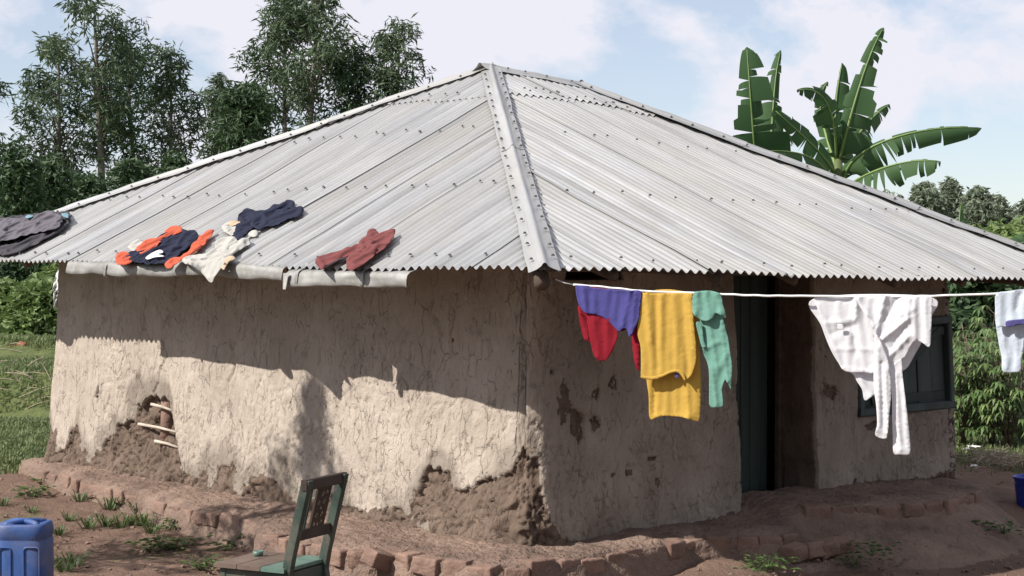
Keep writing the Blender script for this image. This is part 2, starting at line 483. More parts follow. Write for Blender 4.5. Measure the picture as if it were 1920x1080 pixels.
def axis(fine0, fine1, step, lo, hi, growth=1.25):
    a = list(np.arange(fine0, fine1, step))
    s = step; x = a[-1]
    up = []
    while x < hi:
        s *= growth; x += s; up.append(x)
    s = step; x = fine0; dn = []
    while x > lo:
        s *= growth; x -= s; dn.append(x)
    return np.array(dn[::-1] + a + up)
def grass_mask(x, y):
    n = fbm(x * 0.8, y * 0.8, 41, 4)
    d = hseg(x, y)
    g = sstep(14.6, 16.0, y + 1.3 * n - 0.35 * (x + 5.2)) * (x < 0)
    g = np.maximum(g, (x > 1.5) * sstep(14.2, 16.5, y + 2.2 * n))
    g = np.maximum(g, 0.45 * sstep(0.05, 0.35, n) * sstep(0.5, 0.8, d) * (x < -0.8) * sstep(10.2, 11.5, y))
    g = np.maximum(g, sstep(-9, -13, x))
    g = np.maximum(g, sstep(60, 90, np.hypot(x, y)))
    return g
gx = axis(-6.6, 5.4, 0.04, -900, 900, 1.22)
gy = axis(8.6, 17.5, 0.04, -120, 1500, 1.17)
GX, GY = np.meshgrid(gx, gy, indexing='ij')
GZ = hground(GX, GY)
nx, ny = GX.shape
idx = np.arange(nx * ny).reshape(nx, ny)
fq = np.stack([idx[:-1, :-1], idx[1:, :-1], idx[1:, 1:], idx[:-1, 1:]], -1).reshape(-1, 4)
gme = mesh_np('ground', np.stack([GX, GY, GZ], -1).reshape(-1, 3), fq, True)
at_ = gme.attributes.new('grass', 'FLOAT', 'POINT')
at_.data.foreach_set('value', grass_mask(GX, GY).ravel().astype(np.float32))
ground = put('ground', gme, MAT['ground'])
tag(ground, 'bare reddish earth yard turning to grass behind the house', kind='structure')

# ------------------------------------------------------------------ the house
HOUSE = thing('mud_house', 'mud walled house with a corrugated iron hip roof', 'house', (float(C[0]), float(C[1]), 0.0))

# ---- walls
WA, WB = 4.42, 6.27          # lengths of right and left wall
def wl(x, y):               # photo point on the left wall -> (u, z)
    p = onplane(x, y, C, R); return (-float(np.dot(p - C, L)), float(p[2]))
def wr(x, y):
    p = onplane(x, y, C, L); return (float(np.dot(p - C, R)), float(p[2]))
DOOR = (wr(1384, 968)[0], wr(1530, 940)[0], -0.05, 1.70)
WIN = (wr(1610, 770)[0], wr(1787, 770)[0], wr(1700, 772)[1], wr(1795, 592)[1])
VENT = (wr(1072, 530)[0], wr(1182, 530)[0], 1.585, 1.80)

def round_path():
    """closed outline in (a,b), starting on the left wall far end; returns samples with u"""
    r0, rl, rr = 0.22, 0.16, 0.14
    pts = []; us = []
    def arc(cx, cy, r, a0, a1, u0, u1, n):
        for k in range(n + 1):
            t = a0 + (a1 - a0) * k / n
            pts.append((cx + r * math.cos(t), cy + r * math.sin(t))); us.append(u0 + (u1 - u0) * k / n)
    step = 0.0125
    # left wall far corner
    arc(rl, WB - rl, rl, math.pi / 2, math.pi, -WB - 0.1, -WB + rl, 12)
    for b in np.arange(WB - rl - step, r0, -step):
        pts.append((0, b)); us.append(-b)
    arc(r0, r0, r0, math.pi, 1.5 * math.pi, -r0, r0, 28)
    stops = sorted([r0 + step, DOOR[0], DOOR[1], WIN[0], WIN[1], VENT[0], VENT[1], WA - rr])
    for s0, s1 in zip(stops[:-1], stops[1:]):
        n = max(1, int(round((s1 - s0) / step)))
        for k in range(n):
            a = s0 + (s1 - s0) * k / n
            pts.append((a, 0)); us.append(a)
    arc(WA - rr, rr, rr, -math.pi / 2, 0, WA - rr, WA + 0.1, 12)
    for b in np.arange(rr + 0.3, WB - 0.1, 0.3):
        pts.append((WA, b)); us.append(WA + b)
    pts.append((WA, WB)); us.append(WA + WB)
    for a in np.arange(WA - 0.3, rl + 0.1, -0.3):
        pts.append((a, WB)); us.append(WA + WB + (WA - a))
    return np.array(pts), np.array(us)
PP, PU = round_path()
tan = np.roll(PP, -1, 0) - np.roll(PP, 1, 0)
tan /= np.linalg.norm(tan, axis=1)[:, None]
NRM = np.stack([tan[:, 1], -tan[:, 0]], -1)           # outward
cen = np.array([WA / 2, WB / 2])
flip = np.sign(((PP - cen) * NRM).sum(1)); NRM *= flip[:, None]
ztop = 1.80
zs = sorted(set([round(z, 4) for z in list(np.arange(-0.14, ztop, 0.0125)) + [ztop]]))
zs = np.array(zs)
def snap(z): return int(np.argmin(np.abs(zs - z)))
UU, ZZ = np.meshgrid(PU, zs, indexing='ij')
# exposed-mud line along the foot of the walls (photo points)
lowL = [(60, 800), (95, 790), (112, 855), (128, 850), (135, 815), (150, 800), (158, 850), (172, 858), (205, 825), (232, 795), (250, 778), (262, 748), (280, 738), (300, 745), (318, 735),
        (322, 770), (329, 800), (333, 840), (345, 862), (372, 872), (392, 858), (400, 880), (428, 850), (455, 868), (470, 880), (490, 860), (515, 872), (540, 905), (575, 910), (610, 905), (650, 925), (690, 940), (725, 940), (735, 925), (762, 932),
        (790, 908), (805, 862), (822, 850), (838, 868), (852, 900), (885, 908), (905, 890), (925, 896), (945, 862), (957, 842), (975, 828), (985, 824)]
lowL = [(x, y + (22 if 340 < x < 790 else (12 if x >= 790 else 0))) for (x, y) in lowL]
lu = np.array([wl(*p) for p in lowL])
o_ = np.argsort(lu[:, 0]); lu = lu[o_]
lowR = [(0.0, 0.62), (0.06, 0.58), (0.10, 0.46), (0.13, 0.30), (0.18, 0.16), (0.24, 0.02), (0.5, -0.02), (0.9, -0.04), (1.9, 0.02), (2.7, 0.0), (3.2, 0.10), (4.6, 0.12)]
zu = np.interp(UU, np.concatenate([lu[:, 0], [p[0] for p in lowR]]), np.concatenate([lu[:, 1], [p[1] for p in lowR]]))
nz = fbm(UU * 6, ZZ * 4, 61, 4) * 0.10 + 0.07 * fbm(UU * 21, ZZ * 13, 63, 4)
mud = sstep(-0.006, 0.010, zu + nz * sstep(-0.3, 0.4, zu + 0.3) - ZZ)
patches = [wl(180, 740) + (0.03, 0.06), wl(108, 830) + (0.05, 0.10), wl(700, 722) + (0.015, 0.01), wl(830, 640) + (0.01, 0.02),
           wr(1062, 752) + (0.05, 0.13), wr(1080, 805) + (0.06, 0.10), wr(1122, 795) + (0.07, 0.06), wr(1158, 728) + (0.05, 0.07), wr(1118, 740) + (0.03, 0.04),
           wr(1180, 885) + (0.03, 0.03), wr(1150, 890) + (0.03, 0.02), wr(1040, 700) + (0.03, 0.03), wr(1560, 735) + (0.10, 0.045), wr(1640, 800) + (0.12, 0.03), wr(1230, 905) + (0.03, 0.03),
           wr(1225, 860) + (0.04, 0.02), wr(1300, 915) + (0.03, 0.05)]
mud = mud * (1 - sstep(0.27, 0.36, fbm(UU * 4.5, ZZ * 3.5, 65, 4)) * sstep(-0.1, 0.1, ZZ) * (UU < -0.6) * (UU > -3.7))
main_mud = mud.copy()
for (pu, pz, ru, rz) in patches:
    q = ((UU - pu) / ru) ** 2 + ((ZZ - pz) / rz) ** 2 + fbm(UU * 11, ZZ * 8, 77, 5, 0.65) * 2.6
    mud = np.maximum(mud, 1 - sstep(0.75, 1.05, q))
f1, f2 = worley(UU / 0.085 + 1.3 * fbm(UU * 8, ZZ * 8, 5, 3), ZZ / 0.125 + 1.3 * fbm(UU * 8, ZZ * 8, 6, 3), 9)
g1, g2 = worley(UU / 0.15 + 0.8 * fbm(UU * 5, ZZ * 5, 15, 3), ZZ / 0.26 + 0.8 * fbm(UU * 5, ZZ * 5, 16, 3), 19)
lump = 0.030 * sstep(0.0, 0.16, f2 - f1) * (0.4 + vnoise(UU * 7, ZZ * 7, 12) + 0.5) + 0.045 * fbm(UU * 8, ZZ * 8, 8, 5, 0.55)
gate = sstep(-0.02, 0.18, fbm(UU * 1.4, ZZ * 1.8, 25, 3) + 0.12 * (1.0 - ZZ) + 0.1 * (UU > 0))
crack = (1 - sstep(0.01, 0.05 + 0.10 * sstep(-0.1, 0.3, fbm(UU * 3, ZZ * 3, 17, 3)), g2 - g1)) * gate
h1, h2 = worley(UU / 0.055 + 0.9 * fbm(UU * 11, ZZ * 11, 35, 2), ZZ / 0.10 + 0.9 * fbm(UU * 11, ZZ * 11, 36, 2), 39)
flake = (1 - sstep(0.02, 0.20, h2 - h1)) * sstep(0.0, 0.2, fbm(UU * 2.2, ZZ * 2.2, 45, 3) + 0.22 * (0.75 - ZZ) + 0.12 * (UU > 0))
plast = 0.034 - 0.009 * crack - 0.008 * flake + 0.007 * fbm(UU * 16, ZZ * 9, 18, 3) + 0.004 * (h1 - 0.5)
# longer cracks seen in the shaded upper wall
for pts_ in ([(303, 640), (312, 668), (300, 690), (295, 720), (288, 735)], [(800, 590), (812, 625), (803, 660)], [(430, 640), (440, 690), (428, 715)]):
    W_ = np.array([wl(*p) for p in pts_])
    for (a0, b0), (a1, b1) in zip(W_[:-1], W_[1:]):
        t = np.clip(((UU - a0) * (a1 - a0) + (ZZ - b0) * (b1 - b0)) / ((a1 - a0) ** 2 + (b1 - b0) ** 2), 0, 1)
        dd = np.hypot(UU + 0.015 * fbm(UU * 20, ZZ * 20, 3, 2) - a0 - t * (a1 - a0), ZZ - b0 - t * (b1 - b0))
        plast = plast - 0.014 * (1 - sstep(0.003, 0.016, dd))
disp = (1 - mud) * plast + mud * np.where(main_mud > 0.5, lump - 0.026, 0.35 * lump + 0.004) + 0.03 * fbm(UU * 1.1, ZZ * 0.9, 28, 3)
# deep hollow where the laths show
hu, hz = wl(305, 790)
disp -= mud * 0.05 * np.exp(-((UU - hu) / 0.2) ** 2 - ((ZZ - hz) / 0.2) ** 2)
disp += 0.05 * sstep(0.45, -0.1, ZZ) * mud            # foot spreads outward
disp -= 0.05 * ZZ                                     # batter
disp -= 0.14 * (1 - sstep(0.0, 1.15, np.abs(UU))) * (UU < 0) * sstep(0.1, 0.7, ZZ)
disp -= 0.015 * sstep(-5.3, -6.1, UU) * ZZ
hid = UU > WA + 0.12
disp[hid] = -0.05 * ZZ[hid]
pos = (C[None, None, :] + (PP[:, 0][:, None] + NRM[:, 0][:, None] * disp)[..., None] * R + (PP[:, 1][:, None] + NRM[:, 1][:, None] * disp)[..., None] * L)
pos[..., 2] = ZZ
# ragged opening edges
nu, nzv = UU.shape
keep = np.ones((nu, nzv - 1), bool)
WV = pos.reshape(-1, 3).tolist(); WF = []
inner_add = []
def open_hole(u0, u1, z0, z1, depth):
    i0 = int(np.argmin(np.abs(PU - u0))); i1 = int(np.argmin(np.abs(PU - u1)))
    j0, j1 = snap(z0), snap(z1)
    keep[i0:i1, j0:j1] = False
    inw = L * depth
    def strip(seq):
        base = len(WV)
        m_ = 5
        for (i, j) in seq:
            for k in range(1, m_ + 1):
                p = pos[i, j] + inw * k / m_ + 0.012 * fbm(np.array(i * .09 + k * 0.3), np.array(j * .09), 91, 2) * R
                WV.append(p.tolist())
        for q in range(len(seq) - 1):
            a = seq[q][0] * nzv + seq[q][1]; b = seq[q + 1][0] * nzv + seq[q + 1][1]
            p0 = base + q * m_; p1 = base + (q + 1) * m_
            WF.append((a, b, p1, p0))
            for k in range(m_ - 1):
                WF.append((p0 + k, p1 + k, p1 + k + 1, p0 + k + 1))
    strip([(i0, j) for j in range(j0, j1 + 1)])
    strip([(i1, j) for j in range(j0, j1 + 1)])
    strip([(i, j1) for i in range(i0, i1 + 1)])
    if z0 > 0: strip([(i, j0) for i in range(i0, i1 + 1)])
    return i0, i1, j0, j1
# uneven door edge
i0 = int(np.argmin(np.abs(PU - DOOR[0]))); i1 = int(np.argmin(np.abs(PU - DOOR[1])))
for ii, sg in ((i0, 1), (i1, 1)):
    for k in range(-10, 11):
        wgt = (1 - abs(k) / 11)
        pos[ii + k] += (0.028 * fbm(zs * 5, zs * 0 + ii, 71, 4) * wgt)[:, None] * R
WV = pos.reshape(-1, 3).tolist()
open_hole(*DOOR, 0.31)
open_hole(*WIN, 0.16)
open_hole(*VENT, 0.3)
ii = np.arange(nu * nzv).reshape(nu, nzv)
nxt = np.roll(ii, -1, 0)
Q = np.stack([ii[:, :-1], nxt[:, :-1], nxt[:, 1:], ii[:, 1:]], -1)
WF = [tuple(q) for q in Q[keep].tolist()] + WF
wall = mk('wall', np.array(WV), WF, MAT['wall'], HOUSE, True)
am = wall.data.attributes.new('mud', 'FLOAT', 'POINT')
ast = wall.data.attributes.new('stain_tone', 'FLOAT', 'POINT')
mfull = np.zeros(len(WV), np.float32); mfull[:nu * nzv] = mud.ravel()
mfull[nu * nzv:] = 1.0  # opening reveals coloured as dark mud, painting in their deeper shade
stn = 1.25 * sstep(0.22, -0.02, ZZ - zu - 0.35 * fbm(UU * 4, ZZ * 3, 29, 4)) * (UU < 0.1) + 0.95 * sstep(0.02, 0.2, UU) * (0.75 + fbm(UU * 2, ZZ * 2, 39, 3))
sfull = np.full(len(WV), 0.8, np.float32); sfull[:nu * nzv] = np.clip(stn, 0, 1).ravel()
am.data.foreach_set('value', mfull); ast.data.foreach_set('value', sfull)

# lath sticks in the broken plaster
for (x0, y0, x1, y1) in ((284, 758, 326, 771), (260, 795, 334, 811), (291, 827, 337, 840)):
    p0 = onplane(x0, y0, C - 0.015 * R, R); p1 = onplane(x1, y1, C + 0.008 * R, R)
    b = MB(); mid = (p0 + p1) / 2 + 0.006 * UP
    b.tube([p0, mid, p1], [0.013, 0.012, 0.009], 7)
    b.build('lath', MAT['stick'], HOUSE, True)
b = MB()
p0 = onplane(314, 848, C + 0.075 * R, R); p1 = onplane(316, 738, C + 0.075 * R, R)
b.tube([p0, (p0 + p1) / 2, p1], [0.06, 0.058, 0.055], 12)
b.build('wall_post', MAT['brick'], HOUSE, True)

# ---- roof
RN = np.array([0.17015, 9.2, 0.0])
RW, RV = 8.231, 5.593
RP, RQ = 3.154, 4.194
zN, zL, zR, zP1, zP2, zB = 1.652, 1.712, 1.568, 3.285, 3.212, 1.60
def plan(al, be):
    al = np.asarray(al, float)[..., None]; be = np.asarray(be, float)[..., None]
    return RN + al * R + be * L
def dent(al, be): return 0.024 * fbm(np.asarray(al) * 0.9, np.asarray(be) * 0.9, 55, 3)
def zleft(al, be):
    return zN + (zL - zN) * be / RW + al / RP * (zP1 - (zN + zL) / 2) + dent(al, be)
def zright(al, be):
    base = zN + (zR - zN) * al / RV
    z = base + be / (RW / 2) * (zP1 - zN - (zR - zN) * RP / RV)
    z = z - 0.055 * np.clip((al - RP) / (RQ - RP), 0, 1) * (be / (RW / 2))
    return z + dent(al, be)
def zend(al, be):            # far end face (opposite the left face)
    return zR + (RV - al) / (RV - RQ) * (zP2 - zR) + 0 * be
def zback(al, be):
    return zL + (zB - zL) * al / RV + (RW - be) / (RW / 2) * (zP1 - (zL + (zB - zL) * RP / RV)) - 0.055 * np.clip((al - RP) / (RQ - RP), 0, 1)
PITCH = 0.0762
def roof_face(kind, zf, elen, swap, cuts, rows, nper=9, res=8, first=0.0):
    """corrugated sheets, each one an object; (c,s) = along / up from the eave in plan"""
    Wd = nper * PITCH
    n = int(math.ceil(elen / Wd))
    for k in range(n):
        for (s0, s1, lift) in rows:
            c0 = max(k * Wd - 1.2 * PITCH, -0.02); c1 = min((k + 1) * Wd, elen + 0.02); lapz = random.choice([0.0, 0.002, 0.004, 0.006, 0.008, 0.02])
            sj = s0 + (random.uniform(-0.022, 0.012) if s0 <= 0.01 else random.uniform(-0.05, 0.05))
            nc = max(2, int(round((c1 - c0) / PITCH * res)))
            cs = np.linspace(c0, c1, nc + 1); ss = np.linspace(sj, s1, 14)
            CC, SS = np.meshgrid(cs, ss, indexing='ij')
            if swap == 'L': al, be = SS, CC
            elif swap == 'R': al, be = CC, SS
            elif swap == 'E': al, be = RV - SS, CC
            else: al, be = CC, RW - SS
            P = plan(al, be)
            z = zf(al, be) + 0.0118 * np.cos(2 * math.pi * CC / PITCH) + lift
            z = z + lapz * np.clip(1 - (CC - c0) / Wd, 0, 1.0) ** 2.5 * (0.6 + 0.8 * np.clip(vnoise(SS * 0.8 + k * 3.7, SS * 0 + k, 58) + 0.5, 0, 1)) + random.uniform(-0.003, 0.003)
            z = z + 0.012 * fbm(CC * 3, SS * 3, 57, 2) * np.exp(-(SS / 0.25) ** 2)
            P[..., 2] = z
            bm = bmesh.new()
            vs = [[bm.verts.new(P[i, j] - np.array(HOUSE.location)) for j in range(P.shape[1])] for i in range(P.shape[0])]
            uvl = bm.loops.layers.uv.new('UVMap')
            for i in range(P.shape[0] - 1):
                for j in range(P.shape[1] - 1):
                    f = bm.faces.new((vs[i][j], vs[i + 1][j], vs[i + 1][j + 1], vs[i][j + 1]))
                    f.smooth = True
                    for lp, (a_, b_) in zip(f.loops, ((i, j), (i + 1, j), (i + 1, j + 1), (i, j + 1))):
                        lp[uvl].uv = (CC[a_, b_] + (7.3 if swap == 'L' else 0), SS[a_, b_] * 1.1 + k * 3.17)
            for (pa, pb) in cuts:      # keep the side left of pa->pb in (al,be)
                A = plan(*pa) - np.array(HOUSE.location); B = plan(*pb) - np.array(HOUSE.location)
                d_ = B - A; nrm = np.array([d_[1], -d_[0], 0])
                cc = plan(*kind) - np.array(HOUSE.location)
                if np.dot(cc - A, nrm) > 0: nrm = -nrm
                bmesh.ops.bisect_plane(bm, geom=bm.verts[:] + bm.edges[:] + bm.faces[:], plane_co=A, plane_no=nrm, clear_outer=True)
            if len(bm.faces) > 3:
                me = bpy.data.meshes.new('roof_sheet'); bm.to_mesh(me)
                put('roof_sheet', me, MAT['roof'], HOUSE)
            bm.free()
H2 = RW / 2
roof_face((0.5, H2), zleft, RW, 'L', [((0, 0), (RP, H2)), ((0, RW), (RP, H2))], [(0, 2.72, 0), (2.55, RP + 0.05, 0.012)], 9)
roof_face((2, 0.5), zright, RV, 'R', [((0, 0), (RP, H2)), ((RV, 0), (RQ, H2))], [(0, 3.55, 0), (3.4, H2, 0.012)], 9)
roof_face((RV - 0.3, H2), zend, RW, 'E', [((RV, 0), (RQ, H2)), ((RV, RW), (RQ, H2))], [(0, RV - RQ, 0)], 9, 6)
roof_face((2, RW - 0.5), zback, RV, 'B', [((0, RW), (RP, H2)), ((RV, RW), (RQ, H2))], [(0, H2, 0)], 9, 6)

# hip and ridge caps
def hip_cap(pa, pb, zs_a, zs_b, pieces, width=0.16, ext=0.06, seed=0, name='hip_cap', end_fold=False):
    pa = np.array(pa, float); pb = np.array(pb, float)
    d_ = pb - pa; ln = np.linalg.norm(d_); d_ /= ln; n_ = np.array([-d_[1], d_[0]])
    tt = np.linspace(0, 1, pieces + 1)
    for k in range(pieces):
        t0 = tt[k] * ln - (ext if k == 0 else 0.10); t1 = tt[k + 1] * ln + (ext * 0.4 if k == pieces - 1 else 0.0)
        ts = np.linspace(t0, t1, 26)
        ws = np.array([-1, -0.8, -0.5, -0.22, -0.1, 0, 0.1, 0.22, 0.5, 0.8, 1.0])
        P = np.zeros((len(ts), len(ws), 3))
        for i, t in enumerate(ts):
            wob = 1 + 0.16 * float(fbm(np.array(t * 2.3), np.array(seed + k * 1.7), 66, 3))
            for j, w_ in enumerate(ws):
                q = pa + d_ * t + n_ * (w_ * width * wob)
                za = float(zs_a(q[0], q[1])); zb_ = float(zs_b(q[0], q[1]))
                z = (za if w_ > 0 else zb_) if abs(w_) > 0.15 else (za + zb_) / 2
                z += 0.030 + 0.018 * math.exp(-(w_ / 0.22) ** 2) + 0.004 * k + 0.008 * float(fbm(np.array(t * 6), np.array(w_ * 2 + seed), 67, 2))
                pp = plan(q[0], q[1]); pp[2] = z
                P[i, j] = pp
        o = None
        b = MB(); b.grid(P)
        o = b.build(name, MAT['cap'], HOUSE, True)
        uvl = o.data.uv_layers.new(name='UVMap')
        for lp in o.data.loops:
            i, j = divmod(lp.vertex_index, len(ws))
            uvl.data[lp.index].uv = (ws[j] * width + seed, ts[i] + k)
hip_cap((0, 0), (RP, H2), zleft, zright, 2, 0.082, 0.045, 1)
hip_cap((0, RW), (RP, H2), zback, zleft, 4, 0.10, 0.05, 2)
hip_cap((RV, 0), (RQ, H2), zright, zend, 3, 0.13, 0.05, 3)
hip_cap((RP, H2), (RQ, H2), zback, zright, 1, 0.15, 0.12, 4, 'ridge_cap')
hip_cap((RV, RW), (RQ, H2), zend, zback, 3, 0.13, 0.05, 5)

# nail washers (too small to pick apart)
def nails(zf, swap, rows, elen, test, name):
    V = []; Fs = []
    for (s, lift) in rows:
        c = random.uniform(0.05, 0.2)
        while c < elen:
            cc = round(c / PITCH) * PITCH
            sj = s + random.uniform(-0.025, 0.025)
            al, be = (sj, cc) if swap == 'L' else (cc, sj)
            if test(al, be):
                p = plan(al, be); p[2] = float(zf(al, be)) + 0.0125 + lift + 0.004
                b0 = len(V); r = random.uniform(0.009, 0.013)
                for k in range(7):
                    V.append(p + r * math.cos(k * 2 * math.pi / 7) * R + r * math.sin(k * 2 * math.pi / 7) * L + 0.0 * UP)
                for k in range(7):
                    V.append(p + 0.5 * r * math.cos(k * 2 * math.pi / 7) * R + 0.5 * r * math.sin(k * 2 * math.pi / 7) * L + 0.012 * UP)
                Fs += [(b0 + k, b0 + (k + 1) % 7, b0 + 7 + (k + 1) % 7, b0 + 7 + k) for k in range(7)] + [tuple(b0 + 7 + k for k in range(7))]
            c += random.choice([2, 3, 3, 3, 4, 5]) * PITCH
    o = mk(name, np.array(V), Fs, MAT['nail'], HOUSE)
    tag(o, kind='stuff')
nails(zleft, 'L', [(0.10, 0.006), (1.02, 0.006), (1.95, 0.006), (2.62, 0.02)], RW,
      lambda a, b: b > a / RP * H2 + 0.25 and RW - b > a / RP * H2 + 0.25, 'nail_heads')
nails(zright, 'R', [(0.10, 0.006), (1.22, 0.006), (2.45, 0.006), (3.42, 0.02), (3.52, 0.02), (3.5, 0.02)], RV,
      lambda a, b: a > b / H2 * RP + 0.2 and RV - a > b / H2 * (RV - RQ) + 0.15, 'nail_heads')
V = []; Fs = []
for (pa, pb, za, zb_) in (((0, 0), (RP, H2), zleft, zright), ((0, RW), (RP, H2), zback, zleft), ((RV, 0), (RQ, H2), zright, zend), ((RP, H2), (RQ, H2), zback, zright)):
    pa = np.array(pa, float); pb = np.array(pb, float); d_ = pb - pa; ln = np.linalg.norm(d_); d_ /= ln; n_ = np.array([-d_[1], d_[0]])
    for t in np.arange(0.12, ln - 0.1, 0.24):
        for sg in (-1, 1):
            q = pa + d_ * (t + random.uniform(-0.03, 0.03)) + n_ * sg * 0.06
            p = plan(q[0], q[1]); p[2] = float((za if sg > 0 else zb_)(q[0], q[1])) + 0.043
            b0 = len(V); r = 0.012
            V += [p + r * math.cos(k * 2 * math.pi / 7) * R + r * math.sin(k * 2 * math.pi / 7) * L for k in range(7)]
            V += [p + 0.5 * r * math.cos(k * 2 * math.pi / 7) * R + 0.5 * r * math.sin(k * 2 * math.pi / 7) * L + 0.012 * UP for k in range(7)]
            Fs += [(b0 + k, b0 + (k + 1) % 7, b0 + 7 + (k + 1) % 7, b0 + 7 + k) for k in range(7)] + [tuple(b0 + 7 + k for k in range(7))]
tag(mk('nail_heads', np.array(V), Fs, MAT['nail'], HOUSE), kind='stuff')

# rafters, wall plate and eave poles
for al in np.arange(0.5, RV - 0.2, 0.86):
    b = MB(); al += random.uniform(-0.12, 0.12); sk = random.uniform(-0.1, 0.1)
    p0 = plan(al, 0.07); p0[2] = float(zright(al, 0.07)) - 0.065
    bx_ = min(1.5, (al - 0.25) / RP * H2, (RV - al - 0.1) / (RV - RQ) * H2)
    if bx_ < 0.3: continue
    p1 = plan(al + sk, bx_); p1[2] = float(zright(al + sk, bx_)) - 0.07
    b.tube([p0, (p0 + p1) / 2 - 0.01 * UP, p1], [0.032, 0.036, 0.04], 7)
    b.build('rafter', MAT['pole'], HOUSE, True)
for be in np.arange(0.6, RW - 0.3, 0.95):
    b = MB()
    p0 = plan(0.07, be); p0[2] = float(zleft(0.07, be)) - 0.065
    ax_ = min(1.3, (be - 0.3) / H2 * RP, (RW - be - 0.3) / H2 * RP)
    if ax_ < 0.3: continue
    p1 = plan(ax_, be); p1[2] = float(zleft(ax_, be)) - 0.07
    b.tube([p0, p1], [0.034, 0.04], 7)
    b.build('rafter', MAT['pole'], HOUSE, True)
for (pa, pb, zf) in (((0.35, 0.42), (RV - 0.1, 0.42), zright), ((0.42, 0.35), (0.42, RW - 0.4), zleft), ((RV - 0.45, 0.3), (RV - 0.45, RW - 0.3), zright)):
    b = MB(); pts = []
    for t in np.linspace(0, 1, 9):
        al = pa[0] + (pb[0] - pa[0]) * t; be = pa[1] + (pb[1] - pa[1]) * t
        p = plan(al, be); p[2] = float(zf(al, min(be, 0.42) if zf is zright else be)) - 0.14 + random.uniform(-0.012, 0.012)
        pts.append(p)
    b.tube(pts, 0.036, 7)
    b.build('eave_pole', MAT['pole'], HOUSE, True)
# hip rafter end under the near corner
b = MB(); p0 = plan(0.06, 0.08); p0[2] = zN - 0.07; p1 = plan(1.0, 1.3); p1[2] = float(zleft(1.0, 1.3)) - 0.08
b.tube([p0, p1], 0.045, 8); b.build('hip_rafter', MAT['pole'], HOUSE, True)

# gutter lengths on the left eave
def beta_at(x):
    t = (x - 960) / F
    P0 = RN - 0.06 * R
    return (t * P0[1] - P0[0]) / (L[0] - t * L[1])
prof = np.array([(0.10, 0.022), (0.02, 0.004), (-0.018, -0.004), (-0.040, -0.020), (-0.046, -0.045), (-0.050, -0.070), (-0.052, -0.092), (-0.040, -0.102), (-0.02, -0.10)])
def gutter(x0, x1, dz0, dz1, seed):
    b0_, b1_ = beta_at(x0), beta_at(x1)
    bs = np.linspace(b0_, b1_, 46)
    P = np.zeros((len(bs), len(prof), 3))
    for i, be in enumerate(bs):
        t = i / (len(bs) - 1)
        for j, (a_, z_) in enumerate(prof):
            w1 = 0.026 * float(fbm(np.array(be * 3.0), np.array(j * 0.3 + seed), 81, 4)) * min(1, j / 3)
            p = plan(a_ * 0.8 + w1, be); p[2] = float(zleft(0, be)) + z_ * 0.95 + dz0 + (dz1 - dz0) * t + 0.8 * w1 + (0.012 * float(vnoise(np.array(be * 5), np.array(seed + 3.3), 4)) if j > 5 else 0)
            P[i, j] = p
    b = MB(); b.grid(P)
    return b.build('gutter', MAT['gutter'], HOUSE, True), P
g_a, _ = gutter(118, 524, 0.0, 0.012, 1.0)
g_b, _ = gutter(530, 758, -0.012, -0.018, 5.0)
be = beta_at(536); P = np.zeros((5, 4, 3))
for i in range(5):
    for j in range(4):
        P[i, j] = plan(-0.062 - 0.008 * j + 0.006 * math.sin(i * 2.1), be - 0.035 + 0.018 * i * (1 - 0.15 * j)); P[i, j, 2] = float(zleft(0, be)) - 0.03 - 0.034 * j
b = MB(); b.grid(P); b.build('torn_flap', MAT['gutter'], g_b, True)
for (x, g) in ((193, g_a), (552, g_b), (674, g_b)):
    be = beta_at(x); b = MB()
    P = np.zeros((2, len(prof) + 1, 3))
    for i, e in enumerate((-0.014, 0.014)):
        for j, (a_, z_) in enumerate(list(prof) + [(0.05, 0.035)]):
            p = plan(a_ * 0.84 - 0.006, be + e); p[2] = float(zleft(0, be)) + z_ * 1.02 - 0.002
            P[i, j] = p
    b.grid(P); b.build('bracket', MAT['gutter'], g, True)

# ---- door
hinge = C + DOOR[0] * R + 0.26 * L
dd = (R * math.cos(math.radians(7)) + L * math.sin(math.radians(7)))
dn_ = np.cross(dd, UP)
b = MB(); b.beam(hinge - dd * 0.02 + UP * 0.02 - dn_ * 0.03, hinge - dd * 0.02 + UP * 1.69 - dn_ * 0.03, 0.05, 0.05, up=dn_)
DR = b.build('door', MAT['door_wood'], HOUSE)
for z_ in (0.3, 0.95, 1.5):
    b = MB(); b.beam(hinge + dd * 0.03 + UP * z_ - dn_ * 0.03, hinge + dd * 0.66 + UP * z_ - dn_ * 0.03, 0.025, 0.1)
    b.build('ledge', MAT['door_wood'], DR)
for k in range(6):
    x0 = 0.005 + k * 0.113
    b = MB(); c_ = hinge + dd * (x0 + 0.054) + dn_ * random.uniform(0.006, 0.011)
    b.beam(c_ + UP * 0.03, c_ + UP * 1.69, 0.107, 0.024, up=dn_)
    b.build('plank', MAT['door_wood'], DR)
b = MB(); c_ = hinge + dd * 0.70
b.beam(C + (DOOR[1] + 0.0) * R + 0.33 * L + UP * 0.0, C + (DOOR[1] + 0.0) * R + 0.33 * L + UP * 1.70, 0.06, 0.05, up=L)
b.build('door_post', MAT['pole'], HOUSE)
b = MB(); b.beam(C + (DOOR[0] - 0.1) * R + 0.2 * L + UP * 1.71, C + (DOOR[1] + 0.1) * R + 0.2 * L + UP * 1.71, 0.2, 0.06)
b.build('lintel', MAT['pole'], HOUSE)

